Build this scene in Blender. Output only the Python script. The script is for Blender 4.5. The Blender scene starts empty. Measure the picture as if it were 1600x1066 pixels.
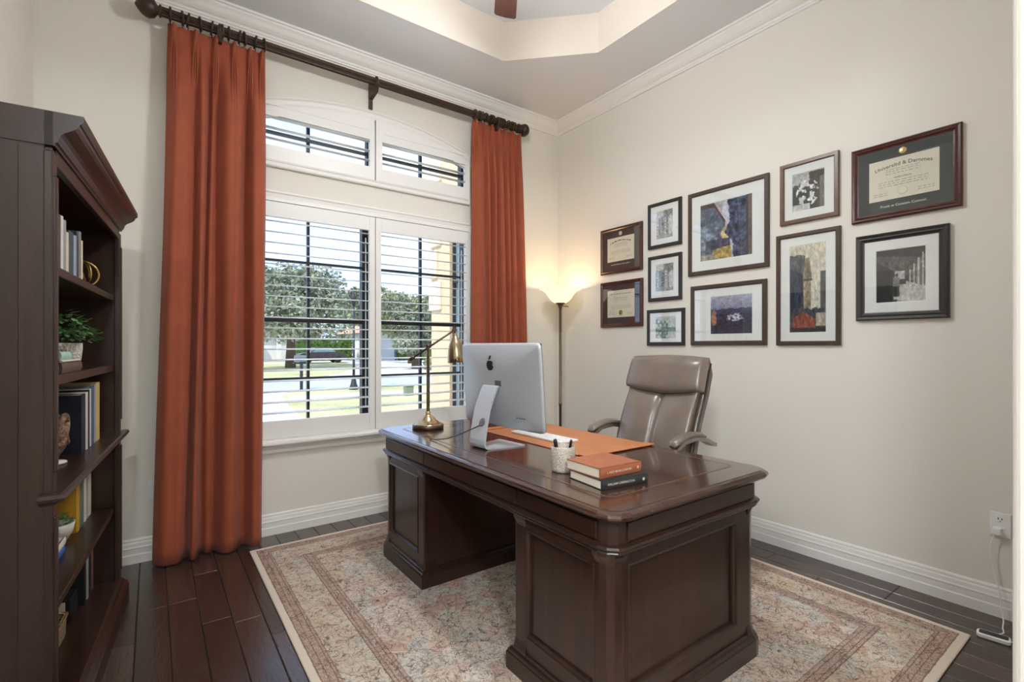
import bpy, bmesh, math, random
import numpy as np
from mathutils import Vector, Matrix

random.seed(7)
rng = np.random.default_rng(7)
SC = bpy.context.scene
COL = SC.collection
PI = math.pi
R = math.radians

# ------------------------------------------------------------------ camera
cam_d = bpy.data.cameras.new('camera')
cam_d.sensor_width = 36.0
cam_d.lens = 36.0 * 765.0 / 1600.0
cam_d.shift_y = 8.0 / 1600.0
cam_d.clip_start = 0.02
cam_d.clip_end = 400
cam = bpy.data.objects.new('camera', cam_d)
COL.objects.link(cam)
cam.location = (0, 0, 1.30)
cam.rotation_euler = (R(90), 0, -math.atan2(0.5907, 0.8069))
SC.camera = cam

# ------------------------------------------------------------------ view / exposure
SC.view_settings.view_transform = 'Standard'
SC.view_settings.look = 'None'
SC.view_settings.gamma = 1.0
SC.view_settings.use_curve_mapping = False
SC.view_settings.exposure = 0.5

# ------------------------------------------------------------------ world
SKY = 2.2
FAN_L = 126.0      # emission of the ceiling fan's glass bowl
TORCH_L = 66.0   # emission of the torchiere bulb
HALL_FILL_L = 225.0     # emission of the unseen hall lamps added as fill
world = bpy.data.worlds.new('sky')
SC.world = world
world.use_nodes = True
nt = world.node_tree
for n in list(nt.nodes):
    nt.nodes.remove(n)
def wn(t, **k):
    n = nt.nodes.new(t)
    for a, b in k.items():
        setattr(n, a, b)
    return n
wo = wn('ShaderNodeOutputWorld'); wb = wn('ShaderNodeBackground')
tc = wn('ShaderNodeTexCoord'); sx = wn('ShaderNodeSeparateXYZ')
nt.links.new(tc.outputs['Generated'], sx.inputs[0])
rp = wn('ShaderNodeValToRGB')
rp.color_ramp.elements[0].position = 0.0
rp.color_ramp.elements[0].color = (0.37, 0.50, 0.76, 1)
rp.color_ramp.elements[1].position = 0.7
rp.color_ramp.elements[1].color = (0.27, 0.43, 0.76, 1)
nt.links.new(sx.outputs['Z'], rp.inputs[0])
nz = wn('ShaderNodeTexNoise'); nz.inputs['Scale'].default_value = 3.2; nz.inputs['Detail'].default_value = 6
mp = wn('ShaderNodeMapping'); mp.inputs['Scale'].default_value = (1, 1, 3)
nt.links.new(tc.outputs['Generated'], mp.inputs[0]); nt.links.new(mp.outputs[0], nz.inputs['Vector'])
cr = wn('ShaderNodeValToRGB')
cr.color_ramp.elements[0].position = 0.46; cr.color_ramp.elements[1].position = 0.66
nt.links.new(nz.outputs[0], cr.inputs[0])
mx = wn('ShaderNodeMixRGB'); mx.inputs[2].default_value = (0.58, 0.64, 0.72, 1)
nt.links.new(cr.outputs[0], mx.inputs[0]); nt.links.new(rp.outputs[0], mx.inputs[1])
nt.links.new(mx.outputs[0], wb.inputs[0]); wb.inputs[1].default_value = SKY
nt.links.new(wb.outputs[0], wo.inputs[0])

# ------------------------------------------------------------------ sun
sun_d = bpy.data.lights.new('sun', 'SUN')
sun_d.energy = 3.4
sun_d.angle = R(0.6)
sun_d.color = (1.0, 0.95, 0.86)
sun = bpy.data.objects.new('sun', sun_d)
COL.objects.link(sun)
sun.location = (-20, -15, 30)
sun.rotation_euler = Vector((0.62, 0.42, -0.95)).to_track_quat('-Z', 'Y').to_euler()

# ------------------------------------------------------------------ materials
MATS = {}
def srgb(r, g, b):
    f = lambda c: ((c / 255.0) / 12.92) if c / 255.0 <= 0.04045 else (((c / 255.0) + 0.055) / 1.055) ** 2.4
    return (f(r), f(g), f(b), 1.0)

class NT:
    def __init__(s, name):
        s.m = bpy.data.materials.new(name); s.m.use_nodes = True
        s.t = s.m.node_tree
        s.b = s.t.nodes['Principled BSDF']; s.o = s.t.nodes['Material Output']
        MATS[name] = s.m
    def n(s, t, ins=None, **k):
        x = s.t.nodes.new(t)
        for a, b in k.items(): setattr(x, a, b)
        for a, b in (ins or {}).items():
            if hasattr(b, 'is_output') and b.is_output: s.t.links.new(b, x.inputs[a])
            else: x.inputs[a].default_value = b
        return x
    def l(s, a, b): s.t.links.new(a, b)
    def coord(s, out='Object', scale=(1, 1, 1), rot=(0, 0, 0)):
        c = s.n('ShaderNodeTexCoord')
        m = s.n('ShaderNodeMapping', {0: c.outputs[out], 'Scale': scale, 'Rotation': rot})
        return m.outputs[0]
    def math(s, op, a, b=0.0, c=0.0, clamp=False):
        x = s.n('ShaderNodeMath', {0: a, 1: b, 2: c}, operation=op, use_clamp=clamp)
        return x.outputs[0]
    def mix(s, f, a, b, bt='MIX'):
        x = s.n('ShaderNodeMixRGB', {0: f, 1: a, 2: b}, blend_type=bt)
        return x.outputs[0]
    def ramp(s, f, stops, interp='LINEAR'):
        x = s.n('ShaderNodeValToRGB', {0: f}); r = x.color_ramp; r.interpolation = interp
        while len(r.elements) < len(stops): r.elements.new(0.5)
        for e, (p, c) in zip(r.elements, stops):
            e.position = p; e.color = c if len(c) == 4 else (*c, 1)
        return x.outputs[0]
    def noise(s, v, scale, detail=4, rough=0.55, dist=0.0):
        return s.n('ShaderNodeTexNoise', {'Vector': v, 'Scale': scale, 'Detail': detail, 'Roughness': rough, 'Distortion': dist})
    def bump(s, h, strength, dist=0.01):
        x = s.n('ShaderNodeBump', {'Height': h, 'Strength': strength, 'Distance': dist})
        s.l(x.outputs[0], s.b.inputs['Normal'])
    def set(s, **k):
        nm = {'col': 'Base Color', 'rough': 'Roughness', 'metal': 'Metallic', 'spec': 'Specular IOR Level', 'coat': 'Coat Weight',
              'coatr': 'Coat Roughness', 'sheen': 'Sheen Weight', 'trans': 'Transmission Weight', 'ior': 'IOR', 'em': 'Emission Color',
              'ems': 'Emission Strength', 'sss': 'Subsurface Weight', 'alpha': 'Alpha'}
        for a, b in k.items():
            i = s.b.inputs[nm[a]]
            if hasattr(b, 'is_output') and b.is_output: s.l(b, i)
            else: i.default_value = b
        return s

def plain(name, c, rough=0.5, metal=0.0, var=0.06, scale=30, bump=0.0, **k):
    s = NT(name); v = s.coord()
    n = s.noise(v, scale)
    d = tuple(x * (1 - var) for x in c[:3]) + (1,); u = tuple(min(1, x * (1 + var)) for x in c[:3]) + (1,)
    s.set(col=s.ramp(n.outputs[0], [(0.3, d), (0.7, u)]), rough=rough, metal=metal, **k)
    if bump: s.bump(n.outputs[0], bump, 0.004)
    return s.m

def wood(name, c_dark, c_mid, c_light, axis, rough=0.3, scale=1.0, bump=0.05, coat=0.0):
    s = NT(name)
    st = {'x': (1.2, 14, 14), 'y': (14, 1.2, 14), 'z': (14, 14, 1.2)}[axis]
    v = s.coord(scale=tuple(q * scale for q in st))
    n1 = s.noise(v, 1.6, 5, 0.6, 0.8)
    n2 = s.noise(v, 9.0, 4, 0.6)
    f = s.math('MULTIPLY_ADD', n2.outputs[0], 0.35, s.math('MULTIPLY', n1.outputs[0], 0.75))
    s.set(col=s.ramp(f, [(0.28, c_dark), (0.52, c_mid), (0.78, c_light)]), rough=rough, coat=coat, coatr=0.12)
    s.bump(n2.outputs[0], bump * 0.6, 0.001)
    return s.m

def make_materials():
    # walls
    for nm, c in (('wall_paint', srgb(229, 224, 213)), ('ceiling_paint', srgb(230, 231, 233)), ('tray_paint', srgb(232, 222, 208)), ('hall_paint', srgb(225, 220, 210))):
        s = NT(nm); v = s.coord('Object')
        n = s.noise(v, 160, 3)
        s.set(col=c, rough=0.75, spec=0.25); s.bump(n.outputs[0], 0.12, 0.002)
    s = NT('trim_white'); s.set(col=srgb(236, 233, 228), rough=0.42)
    n = s.noise(s.coord(), 60); s.bump(n.outputs[0], 0.02, 0.001)
    s = NT('shutter_white'); s.set(col=srgb(238, 236, 232), rough=0.4)
    n = s.noise(s.coord(), 40); s.bump(n.outputs[0], 0.02, 0.001)
    plain('bronze_frame', srgb(38, 38, 40), 0.45, var=0.15)
    # dark furniture wood
    D, Mi, L = srgb(33, 19, 14), srgb(45, 27, 20), srgb(61, 37, 29)
    for a in 'xyz': wood('mahogany_' + a, D, Mi, L, a, 0.28, coat=0.2)
    wood('mahogany_top', srgb(44, 26, 20), srgb(62, 38, 29), srgb(82, 52, 40), 'y', 0.17, coat=0.6)
    D, Mi, L = srgb(36, 22, 17), srgb(48, 30, 23), srgb(62, 40, 31)
    for a in 'xyz': wood('walnut_' + a, D, Mi, L, a, 0.34, coat=0.12)
    # floor planks: three tones
    for i, (a, b, c) in enumerate((((46, 34, 29), (68, 51, 44), (90, 69, 60)), ((38, 28, 24), (58, 44, 38), (78, 60, 52)), ((50, 38, 32), (76, 58, 50), (98, 76, 66)))):
        s = NT('floor_plank_%d' % i)
        v = s.coord(scale=(12, 1.1, 1))
        n1 = s.noise(v, 1.7, 6, 0.6, 1.6); n2 = s.noise(v, 11, 5, 0.65, 0.5)
        n3 = s.noise(s.coord(scale=(6, 2.2, 1)), 6, 3)
        f = s.math('MULTIPLY_ADD', n2.outputs[0], 0.4, s.math('MULTIPLY', n1.outputs[0], 0.7))
        s.set(col=s.ramp(f, [(0.3, srgb(*a)), (0.53, srgb(*b)), (0.8, srgb(*c))]), rough=0.26, spec=0.6, coat=0.3, coatr=0.15)
        h = s.math('MULTIPLY_ADD', n3.outputs[0], 1.2, s.math('MULTIPLY', n2.outputs[0], 0.5))
        s.bump(h, 0.25, 0.004)
    plain('floor_gap', srgb(20, 12, 9), 0.7)
    # curtain
    s = NT('rust_fabric'); v = s.coord()
    w1 = s.n('ShaderNodeTexWave', {'Vector': v, 'Scale': 160.0, 'Distortion': 1.0}, bands_direction='Z')
    w2 = s.n('ShaderNodeTexWave', {'Vector': v, 'Scale': 160.0, 'Distortion': 1.0}, bands_direction='X')
    n = s.noise(v, 8, 3)
    s.set(col=s.ramp(n.outputs[0], [(0.3, srgb(148, 70, 42)), (0.7, srgb(160, 78, 48))]), rough=0.8, sheen=0.1)
    s.bump(s.math('ADD', w1.outputs[0], w2.outputs[0]), 0.12, 0.002)
    # rug
    s = NT('persian_rug'); c = s.n('ShaderNodeTexCoord'); o = c.outputs['Object']
    sp = s.n('ShaderNodeSeparateXYZ', {0: o})
    hx, hy = RUG_HX, RUG_HY
    ex = s.math('SUBTRACT', hx, s.math('ABSOLUTE', sp.outputs[0]))
    ey = s.math('SUBTRACT', hy, s.math('ABSOLUTE', sp.outputs[1]))
    ed = s.math('MINIMUM', ex, ey)
    wob = s.noise(o, 22, 3)
    edw = s.math('MULTIPLY_ADD', s.math('SUBTRACT', wob.outputs[0], 0.5), 0.006, ed)
    wv = s.n('ShaderNodeVectorMath', {0: o, 1: s.n('ShaderNodeVectorMath', {0: s.noise(o, 9, 3).outputs['Color'], 'Scale': 0.09}, operation='SCALE').outputs[0]}, operation='ADD').outputs[0]
    vo = s.n('ShaderNodeTexVoronoi', {'Vector': wv, 'Scale': 10.0, 'Randomness': 0.9})
    ring = s.math('SINE', s.math('MULTIPLY', vo.outputs['Distance'], 36.0))
    vo2 = s.n('ShaderNodeTexVoronoi', {'Vector': wv, 'Scale': 30.0, 'Randomness': 0.9})
    ring2 = s.math('SINE', s.math('MULTIPLY', vo2.outputs['Distance'], 22.0))
    ve = s.n('ShaderNodeTexVoronoi', {'Vector': wv, 'Scale': 15.0, 'Randomness': 1.0}, feature='DISTANCE_TO_EDGE')
    sepc = s.n('ShaderNodeSeparateColor', {0: vo.outputs['Color']})
    big = s.noise(o, 2.3, 3)
    fieldc = s.ramp(s.math('MULTIPLY_ADD', sepc.outputs[0], 0.75, s.math('MULTIPLY', big.outputs[0], 0.25)),
                    [(0.0, srgb(226, 212, 196)), (0.3, srgb(220, 202, 184)), (0.45, srgb(208, 174, 158)), (0.58, srgb(230, 218, 204)), (0.72, srgb(206, 204, 194)), (0.86, srgb(218, 196, 168)), (1.0, srgb(232, 222, 210))])
    sep2 = s.n('ShaderNodeSeparateColor', {0: vo2.outputs['Color']})
    smallc = s.ramp(sep2.outputs[1], [(0.0, srgb(150, 82, 66)), (0.35, srgb(188, 138, 112)), (0.55, srgb(108, 110, 106)), (0.75, srgb(206, 184, 152)), (1.0, srgb(130, 84, 62))])
    f1 = s.math('GREATER_THAN', ring2, 0.15)
    wear = s.noise(o, 30, 5, 0.7)
    wearf = s.ramp(wear.outputs[0], [(0.36, (0, 0, 0)), (0.6, (1, 1, 1))])
    col = s.mix(s.math('MULTIPLY', f1, s.math('MULTIPLY', wearf, 0.62)), fieldc, smallc)
    lines = s.math('LESS_THAN', ve.outputs['Distance'], 0.02)
    rl = s.math('GREATER_THAN', ring, 0.9)
    dk = s.math('MAXIMUM', lines, rl)
    fine = s.noise(o, 62, 4, 0.65, 2.6)
    fl = s.ramp(fine.outputs[0], [(0.50, (1, 1, 1)), (0.53, (0, 0, 0))])
    fl2 = s.ramp(fine.outputs[0], [(0.455, (0, 0, 0)), (0.48, (1, 1, 1))])
    dk2 = s.math('MULTIPLY', fl, s.math('MULTIPLY', fl2, 1.0))
    dkf = s.math('MULTIPLY', s.math('MAXIMUM', dk, dk2), s.math('MULTIPLY_ADD', wearf, 0.62, 0.22))
    # borders
    cream = srgb(220, 206, 188)
    bandc = s.mix(s.math('MULTIPLY', s.math('GREATER_THAN', ring2, -0.1), 0.6), srgb(188, 150, 132), srgb(212, 192, 170))
    def inband(a, b):
        return s.math('MULTIPLY', s.math('GREATER_THAN', edw, a), s.math('LESS_THAN', edw, b))
    col = s.mix(s.math('MULTIPLY', inband(0.10, 0.255), 0.3), col, srgb(212, 192, 164))
    col = s.mix(s.math('MULTIPLY', inband(0.033, 0.10), 0.8), col, bandc)
    col = s.mix(s.math('MULTIPLY', inband(0.255, 0.315), 0.7), col, bandc)
    dots = s.math('MULTIPLY', s.math('GREATER_THAN', s.math('SINE', s.math('MULTIPLY', s.n('ShaderNodeTexVoronoi', {'Vector': o, 'Scale': 62.0}).outputs['Distance'], 14.0)), 0.35), s.math('MAXIMUM', inband(0.033, 0.10), inband(0.255, 0.315)))
    col = s.mix(s.math('MULTIPLY', dots, 0.45), col, srgb(122, 84, 74))
    col = s.mix(dkf, col, srgb(66, 50, 46))
    for a, w in ((0.033, 0.004), (0.060, 0.004), (0.087, 0.004), (0.1, 0.004), (0.255, 0.005), (0.272, 0.004), (0.298, 0.004), (0.315, 0.004)):
        col = s.mix(s.math('MULTIPLY', inband(a, a + w), 0.65), col, srgb(104, 66, 56))
    col = s.mix(s.math('LESS_THAN', edw, 0.031), col, cream)
    s.set(col=col, rough=0.95, spec=0.1, sheen=0.15)
    s.bump(s.noise(o, 260, 3).outputs[0], 0.5, 0.004)
    # leather etc
    plain('desk_leather', srgb(60, 38, 31), 0.2, var=0.12, scale=60, bump=0.02, coat=0.5, coatr=0.08)
    plain('gold_tooling', srgb(128, 92, 62), 0.35, 0.3)
    s = NT('tan_leather'); n = s.noise(s.coord(), 300, 3); n2 = s.noise(s.coord(), 5)
    s.set(col=s.ramp(n2.outputs[0], [(0.3, srgb(178, 112, 70)), (0.7, srgb(194, 126, 82))]), rough=0.5); s.bump(n.outputs[0], 0.1, 0.001)
    s = NT('taupe_leather'); v = s.coord(); n = s.noise(v, 240, 3); n2 = s.noise(v, 7, 3)
    s.set(col=s.ramp(n2.outputs[0], [(0.3, srgb(112, 99, 88)), (0.7, srgb(126, 112, 100))]), rough=0.3, spec=0.65, coat=0.15, coatr=0.25)
    s.bump(s.math('MULTIPLY_ADD', n2.outputs[0], 0.8, s.math('MULTIPLY', n.outputs[0], 0.1)), 0.2, 0.01)
    plain('taupe_piping', srgb(66, 57, 50), 0.5)
    plain('satin_silver', srgb(176, 172, 164), 0.3, 0.9, var=0.03)
    s = NT('aluminium'); n = s.noise(s.coord(), 500, 2)
    s.set(col=srgb(198, 203, 208), rough=0.36, metal=0.35); s.bump(n.outputs[0], 0.02, 0.0005)
    plain('black_plastic', srgb(22, 22, 24), 0.35)
    plain('screen_glass', srgb(10, 10, 12), 0.08)
    plain('white_plastic', srgb(235, 235, 233), 0.4, var=0.02)
    plain('grey_print', srgb(96, 98, 100), 0.5)
    plain('cord_brown', srgb(88, 66, 66), 0.5)
    plain('brass', srgb(176, 160, 130), 0.25, 0.9, var=0.08)
    plain('brass_bright', srgb(204, 184, 146), 0.2, 0.9, var=0.05)
    plain('brass_dark', srgb(96, 78, 62), 0.35, 0.6, var=0.1)
    plain('lamp_bronze', srgb(110, 94, 76), 0.35, 0.7, var=0.06)
    plain('gold_wire', srgb(176, 144, 86), 0.28, 0.9)
    plain('rod_bronze', srgb(62, 43, 32), 0.42, 0.15, var=0.25, scale=40, bump=0.15)
    plain('fan_wood', srgb(80, 48, 40), 0.35, var=0.15)
    # picture mats and frames
    plain('frame_black', srgb(44, 40, 38), 0.35, var=0.15)
    plain('frame_espresso', srgb(72, 58, 48), 0.38, var=0.15)
    plain('frame_brown', srgb(98, 74, 54), 0.35, var=0.15)
    plain('frame_cherry', srgb(74, 36, 30), 0.25, var=0.2)
    plain('mat_white', srgb(236, 234, 230), 0.85, var=0.02)
    plain('mat_green', srgb(56, 62, 60), 0.85, var=0.06)
    plain('mat_plum', srgb(72, 60, 58), 0.85, var=0.06)
    plain('parchment', srgb(226, 218, 198), 0.8, var=0.03)
    plain('ink', srgb(70, 66, 62), 0.8)
    plain('ink_pale', srgb(166, 160, 148), 0.8)
    plain('gold_foil', srgb(196, 168, 108), 0.3, 0.8)
    plain('silver_foil', srgb(210, 204, 190), 0.4, 0.2)
    s = NT('print'); a = s.n('ShaderNodeVertexColor', layer_name='Col'); s.set(col=a.outputs[0], rough=0.6)
    # glass (thin pane: clear with a fresnel reflection)
    for nm, refl in (('picture_glass', 1.9), ('window_glass', 0.8)):
        s = NT(nm)
        fr = s.n('ShaderNodeFresnel', {'IOR': 1.5})
        tr = s.n('ShaderNodeBsdfTransparent', {0: (0.97, 0.98, 0.98, 1)})
        gl = s.n('ShaderNodeBsdfGlossy', {'Color': (1, 1, 1, 1), 'Roughness': 0.01})
        bf = s.n('ShaderNodeNewGeometry')
        ms = s.n('ShaderNodeMixShader', {0: s.math('MULTIPLY', s.math('MULTIPLY', fr.outputs[0], refl), s.math('SUBTRACT', 1.0, bf.outputs['Backfacing']))})
        s.l(tr.outputs[0], ms.inputs[1]); s.l(gl.outputs[0], ms.inputs[2]); s.l(ms.outputs[0], s.o.inputs[0])
    # lamps
    def emis(nm, c, st, base=(0.9, 0.85, 0.75, 1)):
        s = NT(nm); s.set(col=base, rough=0.4, em=c, ems=st)
        n = s.noise(s.coord(), 12); s.l(s.ramp(n.outputs[0], [(0.3, tuple(x * 0.94 for x in c[:3])), (0.7, c)]), s.b.inputs['Emission Color'])
        return s.m
    emis('fan_bowl_glass', (0.94, 0.965, 1.0, 1), FAN_L)
    emis('torch_bulb', (1.0, 0.74, 0.45, 1), TORCH_L)
    emis('torch_glass', (1.0, 0.82, 0.56, 1), 0.8, srgb(232, 210, 170))
    emis('hall_fill_glass', (0.90, 0.96, 1.0, 1), HALL_FILL_L)  # glow of the added hall lamps, there to fill the room
    # shelf objects
    s = NT('ceramic_white'); v = s.coord(); vo = s.n('ShaderNodeTexVoronoi', {'Vector': v, 'Scale': 110.0})
    s.set(col=srgb(214, 208, 198), rough=0.45); s.bump(vo.outputs['Distance'], 0.7, 0.006)
    s = NT('cup_mosaic'); v = s.coord(); vo = s.n('ShaderNodeTexVoronoi', {'Vector': v, 'Scale': 150.0}, feature='DISTANCE_TO_EDGE')
    vc = s.n('ShaderNodeTexVoronoi', {'Vector': v, 'Scale': 150.0})
    sc = s.n('ShaderNodeSeparateColor', {0: vc.outputs['Color']})
    s.set(col=s.mix(s.math('LESS_THAN', vo.outputs['Distance'], 0.06), s.ramp(sc.outputs[0], [(0, srgb(196, 188, 174)), (0.5, srgb(220, 213, 202)), (1, srgb(178, 168, 152))]), srgb(150, 140, 126)), rough=0.3)
    s.bump(vo.outputs['Distance'], 0.5, 0.003)
    plain('ceramic_plain', srgb(222, 216, 206), 0.35, var=0.03)
    s = NT('leaf_green'); n = s.noise(s.coord(), 25)
    s.set(col=s.ramp(n.outputs[0], [(0.3, srgb(62, 108, 56)), (0.55, srgb(98, 148, 82)), (0.75, srgb(170, 194, 156))]), rough=0.5)
    plain('stem_green', srgb(80, 96, 60), 0.6)
    plain('soil', srgb(50, 38, 30), 0.9)
    s = NT('driftwood'); v = s.coord(); n = s.noise(v, 45, 5, 0.6, 2)
    s.set(col=s.ramp(n.outputs[0], [(0.35, srgb(84, 56, 42)), (0.55, srgb(138, 106, 82)), (0.7, srgb(196, 178, 156))]), rough=0.5); s.bump(n.outputs[0], 0.8, 0.006)
    s = NT('wicker'); v = s.coord(scale=(1, 1, 1.6))
    w = s.n('ShaderNodeTexWave', {'Vector': v, 'Scale': 30.0, 'Distortion': 6.0, 'Detail': 2.0}, bands_direction='Z')
    s.set(col=s.ramp(w.outputs[0], [(0.2, srgb(120, 92, 60)), (0.7, srgb(196, 166, 120))]), rough=0.75); s.bump(w.outputs[0], 0.9, 0.008)
    plain('pages', srgb(222, 214, 196), 0.85, var=0.05, scale=200)
    for nm, c in {'bk_white': (218, 212, 204), 'bk_brown': (96, 74, 58), 'bk_grey': (150, 148, 144), 'bk_cream': (214, 204, 180), 'bk_slate': (56, 68, 76),
                  'bk_blue': (150, 164, 182), 'bk_taupe': (140, 128, 110), 'bk_mint': (176, 208, 196), 'bk_navy': (22, 28, 42), 'bk_black': (24, 24, 26),
                  'bk_steel': (84, 102, 132), 'bk_yellow': (212, 186, 120), 'bk_mustard': (206, 156, 48), 'bk_sage': (110, 124, 108), 'bk_royal': (58, 108, 186),
                  'bk_plum': (120, 84, 76), 'bk_rust': (160, 92, 62), 'bk_charcoal': (44, 46, 46), 'bk_silver': (158, 160, 160)}.items():
        plain(nm, srgb(*c), 0.5, var=0.07, scale=40)
    # outdoors
    def ground(nm, a, b, scale, rough=0.95, bump=0.3):
        s = NT(nm); v = s.coord(); n = s.noise(v, scale, 6, 0.65); n2 = s.noise(v, scale * 0.07, 3)
        f = s.math('MULTIPLY_ADD', n2.outputs[0], 0.5, s.math('MULTIPLY', n.outputs[0], 0.5))
        s.set(col=s.ramp(f, [(0.36, srgb(*a)), (0.64, srgb(*b))]), rough=rough, spec=0.1); s.bump(n.outputs[0], bump, 0.03)
    ground('lawn', (150, 150, 100), (206, 198, 156), 9)
    ground('concrete', (200, 196, 188), (220, 216, 208), 4)
    ground('asphalt', (160, 164, 172), (186, 188, 194), 8)
    ground('stucco', (205, 184, 152), (216, 196, 164), 40)
    ground('stucco_white', (214, 212, 206), (226, 224, 220), 10)
    ground('roof_tile', (176, 140, 116), (206, 172, 146), 6)
    ground('roof_grey', (96, 90, 84), (126, 118, 110), 6)
    ground('tree_leaf', (88, 98, 78), (168, 172, 144), 0.8)
    ground('tree_leaf_light', (112, 120, 86), (196, 192, 148), 0.8)
    ground('hedge_leaf', (48, 78, 36), (112, 138, 70), 1.2)
    ground('bark', (84, 70, 58), (120, 102, 86), 5)
    plain('quoin_stone', srgb(222, 206, 178), 0.9, var=0.06, scale=12, bump=0.2)
    plain('house_glass', srgb(120, 140, 150), 0.12, var=0.1, scale=2)
    plain('iron_black', srgb(32, 32, 34), 0.5)
    plain('box_green', srgb(120, 128, 106), 0.7)
    plain('vehicle_dark', srgb(58, 52, 52), 0.35)
    plain('tyre', srgb(28, 28, 28), 0.8)

RUG = (0.487, 2.945, 0.554, 3.462)
RUG_HX = (RUG[1] - RUG[0]) / 2; RUG_HY = (RUG[3] - RUG[2]) / 2
make_materials()

# ------------------------------------------------------------------ mesh helpers
class MB:
    def __init__(s): s.v = []; s.f = []; s.sm = []
    def add(s, v, f, smooth=False):
        o = len(s.v); s.v += [tuple(map(float, p)) for p in v]
        s.f += [tuple(i + o for i in q) for q in f]; s.sm += [smooth] * len(f)
        return s
    def box(s, x0, x1, y0, y1, z0, z1):
        v = [(x0, y0, z0), (x1, y0, z0), (x1, y1, z0), (x0, y1, z0), (x0, y0, z1), (x1, y0, z1), (x1, y1, z1), (x0, y1, z1)]
        return s.add(v, [(0, 3, 2, 1), (4, 5, 6, 7), (0, 1, 5, 4), (1, 2, 6, 5), (2, 3, 7, 6), (3, 0, 4, 7)])
    def bev(s, x0, x1, y0, y1, z0, z1, b=0.004, seg=2, M=None):
        bm = bmesh.new()
        bmesh.ops.create_cube(bm, size=1.0)
        for q in bm.verts:
            q.co = ((x0 + x1) / 2 + q.co.x * (x1 - x0), (y0 + y1) / 2 + q.co.y * (y1 - y0), (z0 + z1) / 2 + q.co.z * (z1 - z0))
        b = min(b, 0.49 * min(x1 - x0, y1 - y0, z1 - z0))
        bmesh.ops.bevel(bm, geom=list(bm.edges), offset=b, segments=seg, affect='EDGES', profile=0.5)
        return s.bm(bm, M)
    def bm(s, bm, M=None, smooth=False):
        if M is not None: bmesh.ops.transform(bm, matrix=M, verts=bm.verts)
        bm.verts.index_update()
        s.add([q.co[:] for q in bm.verts], [[q.index for q in f.verts] for f in bm.faces], smooth)
        bm.free(); return s
    def xf(s, M):
        s.v = [tuple(M @ Vector(p)) for p in s.v]; return s
    def rings(s, rings, closed=True, cap0=True, cap1=True, smooth=False, loop=False):
        o = len(s.v); n = len(rings[0])
        for r in rings: s.v += [tuple(map(float, p)) for p in r]
        k = n if closed else n - 1
        m = len(rings); mm = m if loop else m - 1
        for i in range(mm):
            j2 = (i + 1) % m
            for j in range(k):
                s.f.append((o + i * n + j, o + i * n + (j + 1) % n, o + j2 * n + (j + 1) % n, o + j2 * n + j)); s.sm.append(smooth)
        if not loop:
            if cap0: s.f.append(tuple(o + j for j in reversed(range(n)))); s.sm.append(False)
            if cap1: s.f.append(tuple(o + (m - 1) * n + j for j in range(n))); s.sm.append(False)
        return s
    def lathe(s, prof, c=(0, 0, 0), seg=32, smooth=True, cap0=True, cap1=True, M=None):
        rs = []
        for r, z in prof:
            ring = [(r * math.cos(2 * PI * i / seg), r * math.sin(2 * PI * i / seg), z) for i in range(seg)]
            if M is not None: ring = [tuple(M @ Vector(p)) for p in ring]
            rs.append([(p[0] + c[0], p[1] + c[1], p[2] + c[2]) for p in ring])
        return s.rings(rs, True, cap0, cap1, smooth)
    def tube(s, pts, r, seg=10, smooth=True, caps=True, closed=False):
        pts = [Vector(p) for p in pts]; n = len(pts)
        rr = r if isinstance(r, (list, tuple)) else [r] * n
        rs = []; up = None
        for i, p in enumerate(pts):
            if closed: t = (pts[(i + 1) % n] - pts[i - 1]).normalized()
            else: t = (pts[min(i + 1, n - 1)] - pts[max(i - 1, 0)]).normalized()
            if up is None:
                up = Vector((0, 0, 1)) if abs(t.z) < 0.9 else Vector((1, 0, 0))
            a = t.cross(up).normalized(); b = a.cross(t).normalized(); up = b
            rs.append([tuple(p + rr[i] * (math.cos(2 * PI * k / seg) * a + math.sin(2 * PI * k / seg) * b)) for k in range(seg)])
        return s.rings(rs, True, caps, caps, smooth, loop=closed)
    def prism(s, poly, d0, d1, plane='xz'):
        def P(a, b, d): return {'xz': (a, d, b), 'xy': (a, b, d), 'yz': (d, a, b)}[plane]
        n = len(poly)
        v = [P(a, b, d0) for a, b in poly] + [P(a, b, d1) for a, b in poly]
        f = [tuple(range(n)), tuple(reversed(range(n, 2 * n)))] + [(i, n + i, n + (i + 1) % n, (i + 1) % n) for i in range(n)]
        return s.add(v, f)
    def sphere(s, c, r, seg=16, rg=10, sc=(1, 1, 1)):
        prof = [(max(1e-4, r * math.sin(PI * i / rg)), -r * math.cos(PI * i / rg)) for i in range(rg + 1)]
        return s.rings([[(c[0] + q * sc[0] * math.cos(2 * PI * k / seg), c[1] + q * sc[1] * math.sin(2 * PI * k / seg), c[2] + z * sc[2]) for k in range(seg)] for q, z in prof], True, True, True, True)

def parent_off(p):
    o = Vector((0, 0, 0))
    while p is not None:
        o += p.location; p = p.parent
    return o

def mesh_from(name, mb, m, uvn=True):
    me = bpy.data.meshes.new(name)
    me.from_pydata(mb.v, [], mb.f)
    for p, q in zip(me.polygons, mb.sm): p.use_smooth = q
    bm = bmesh.new(); bm.from_mesh(me)
    bmesh.ops.recalc_face_normals(bm, faces=bm.faces)
    bm.to_mesh(me); bm.free()
    for x in (m if isinstance(m, (list, tuple)) else [m]): me.materials.append(MATS[x])
    return me

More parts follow.
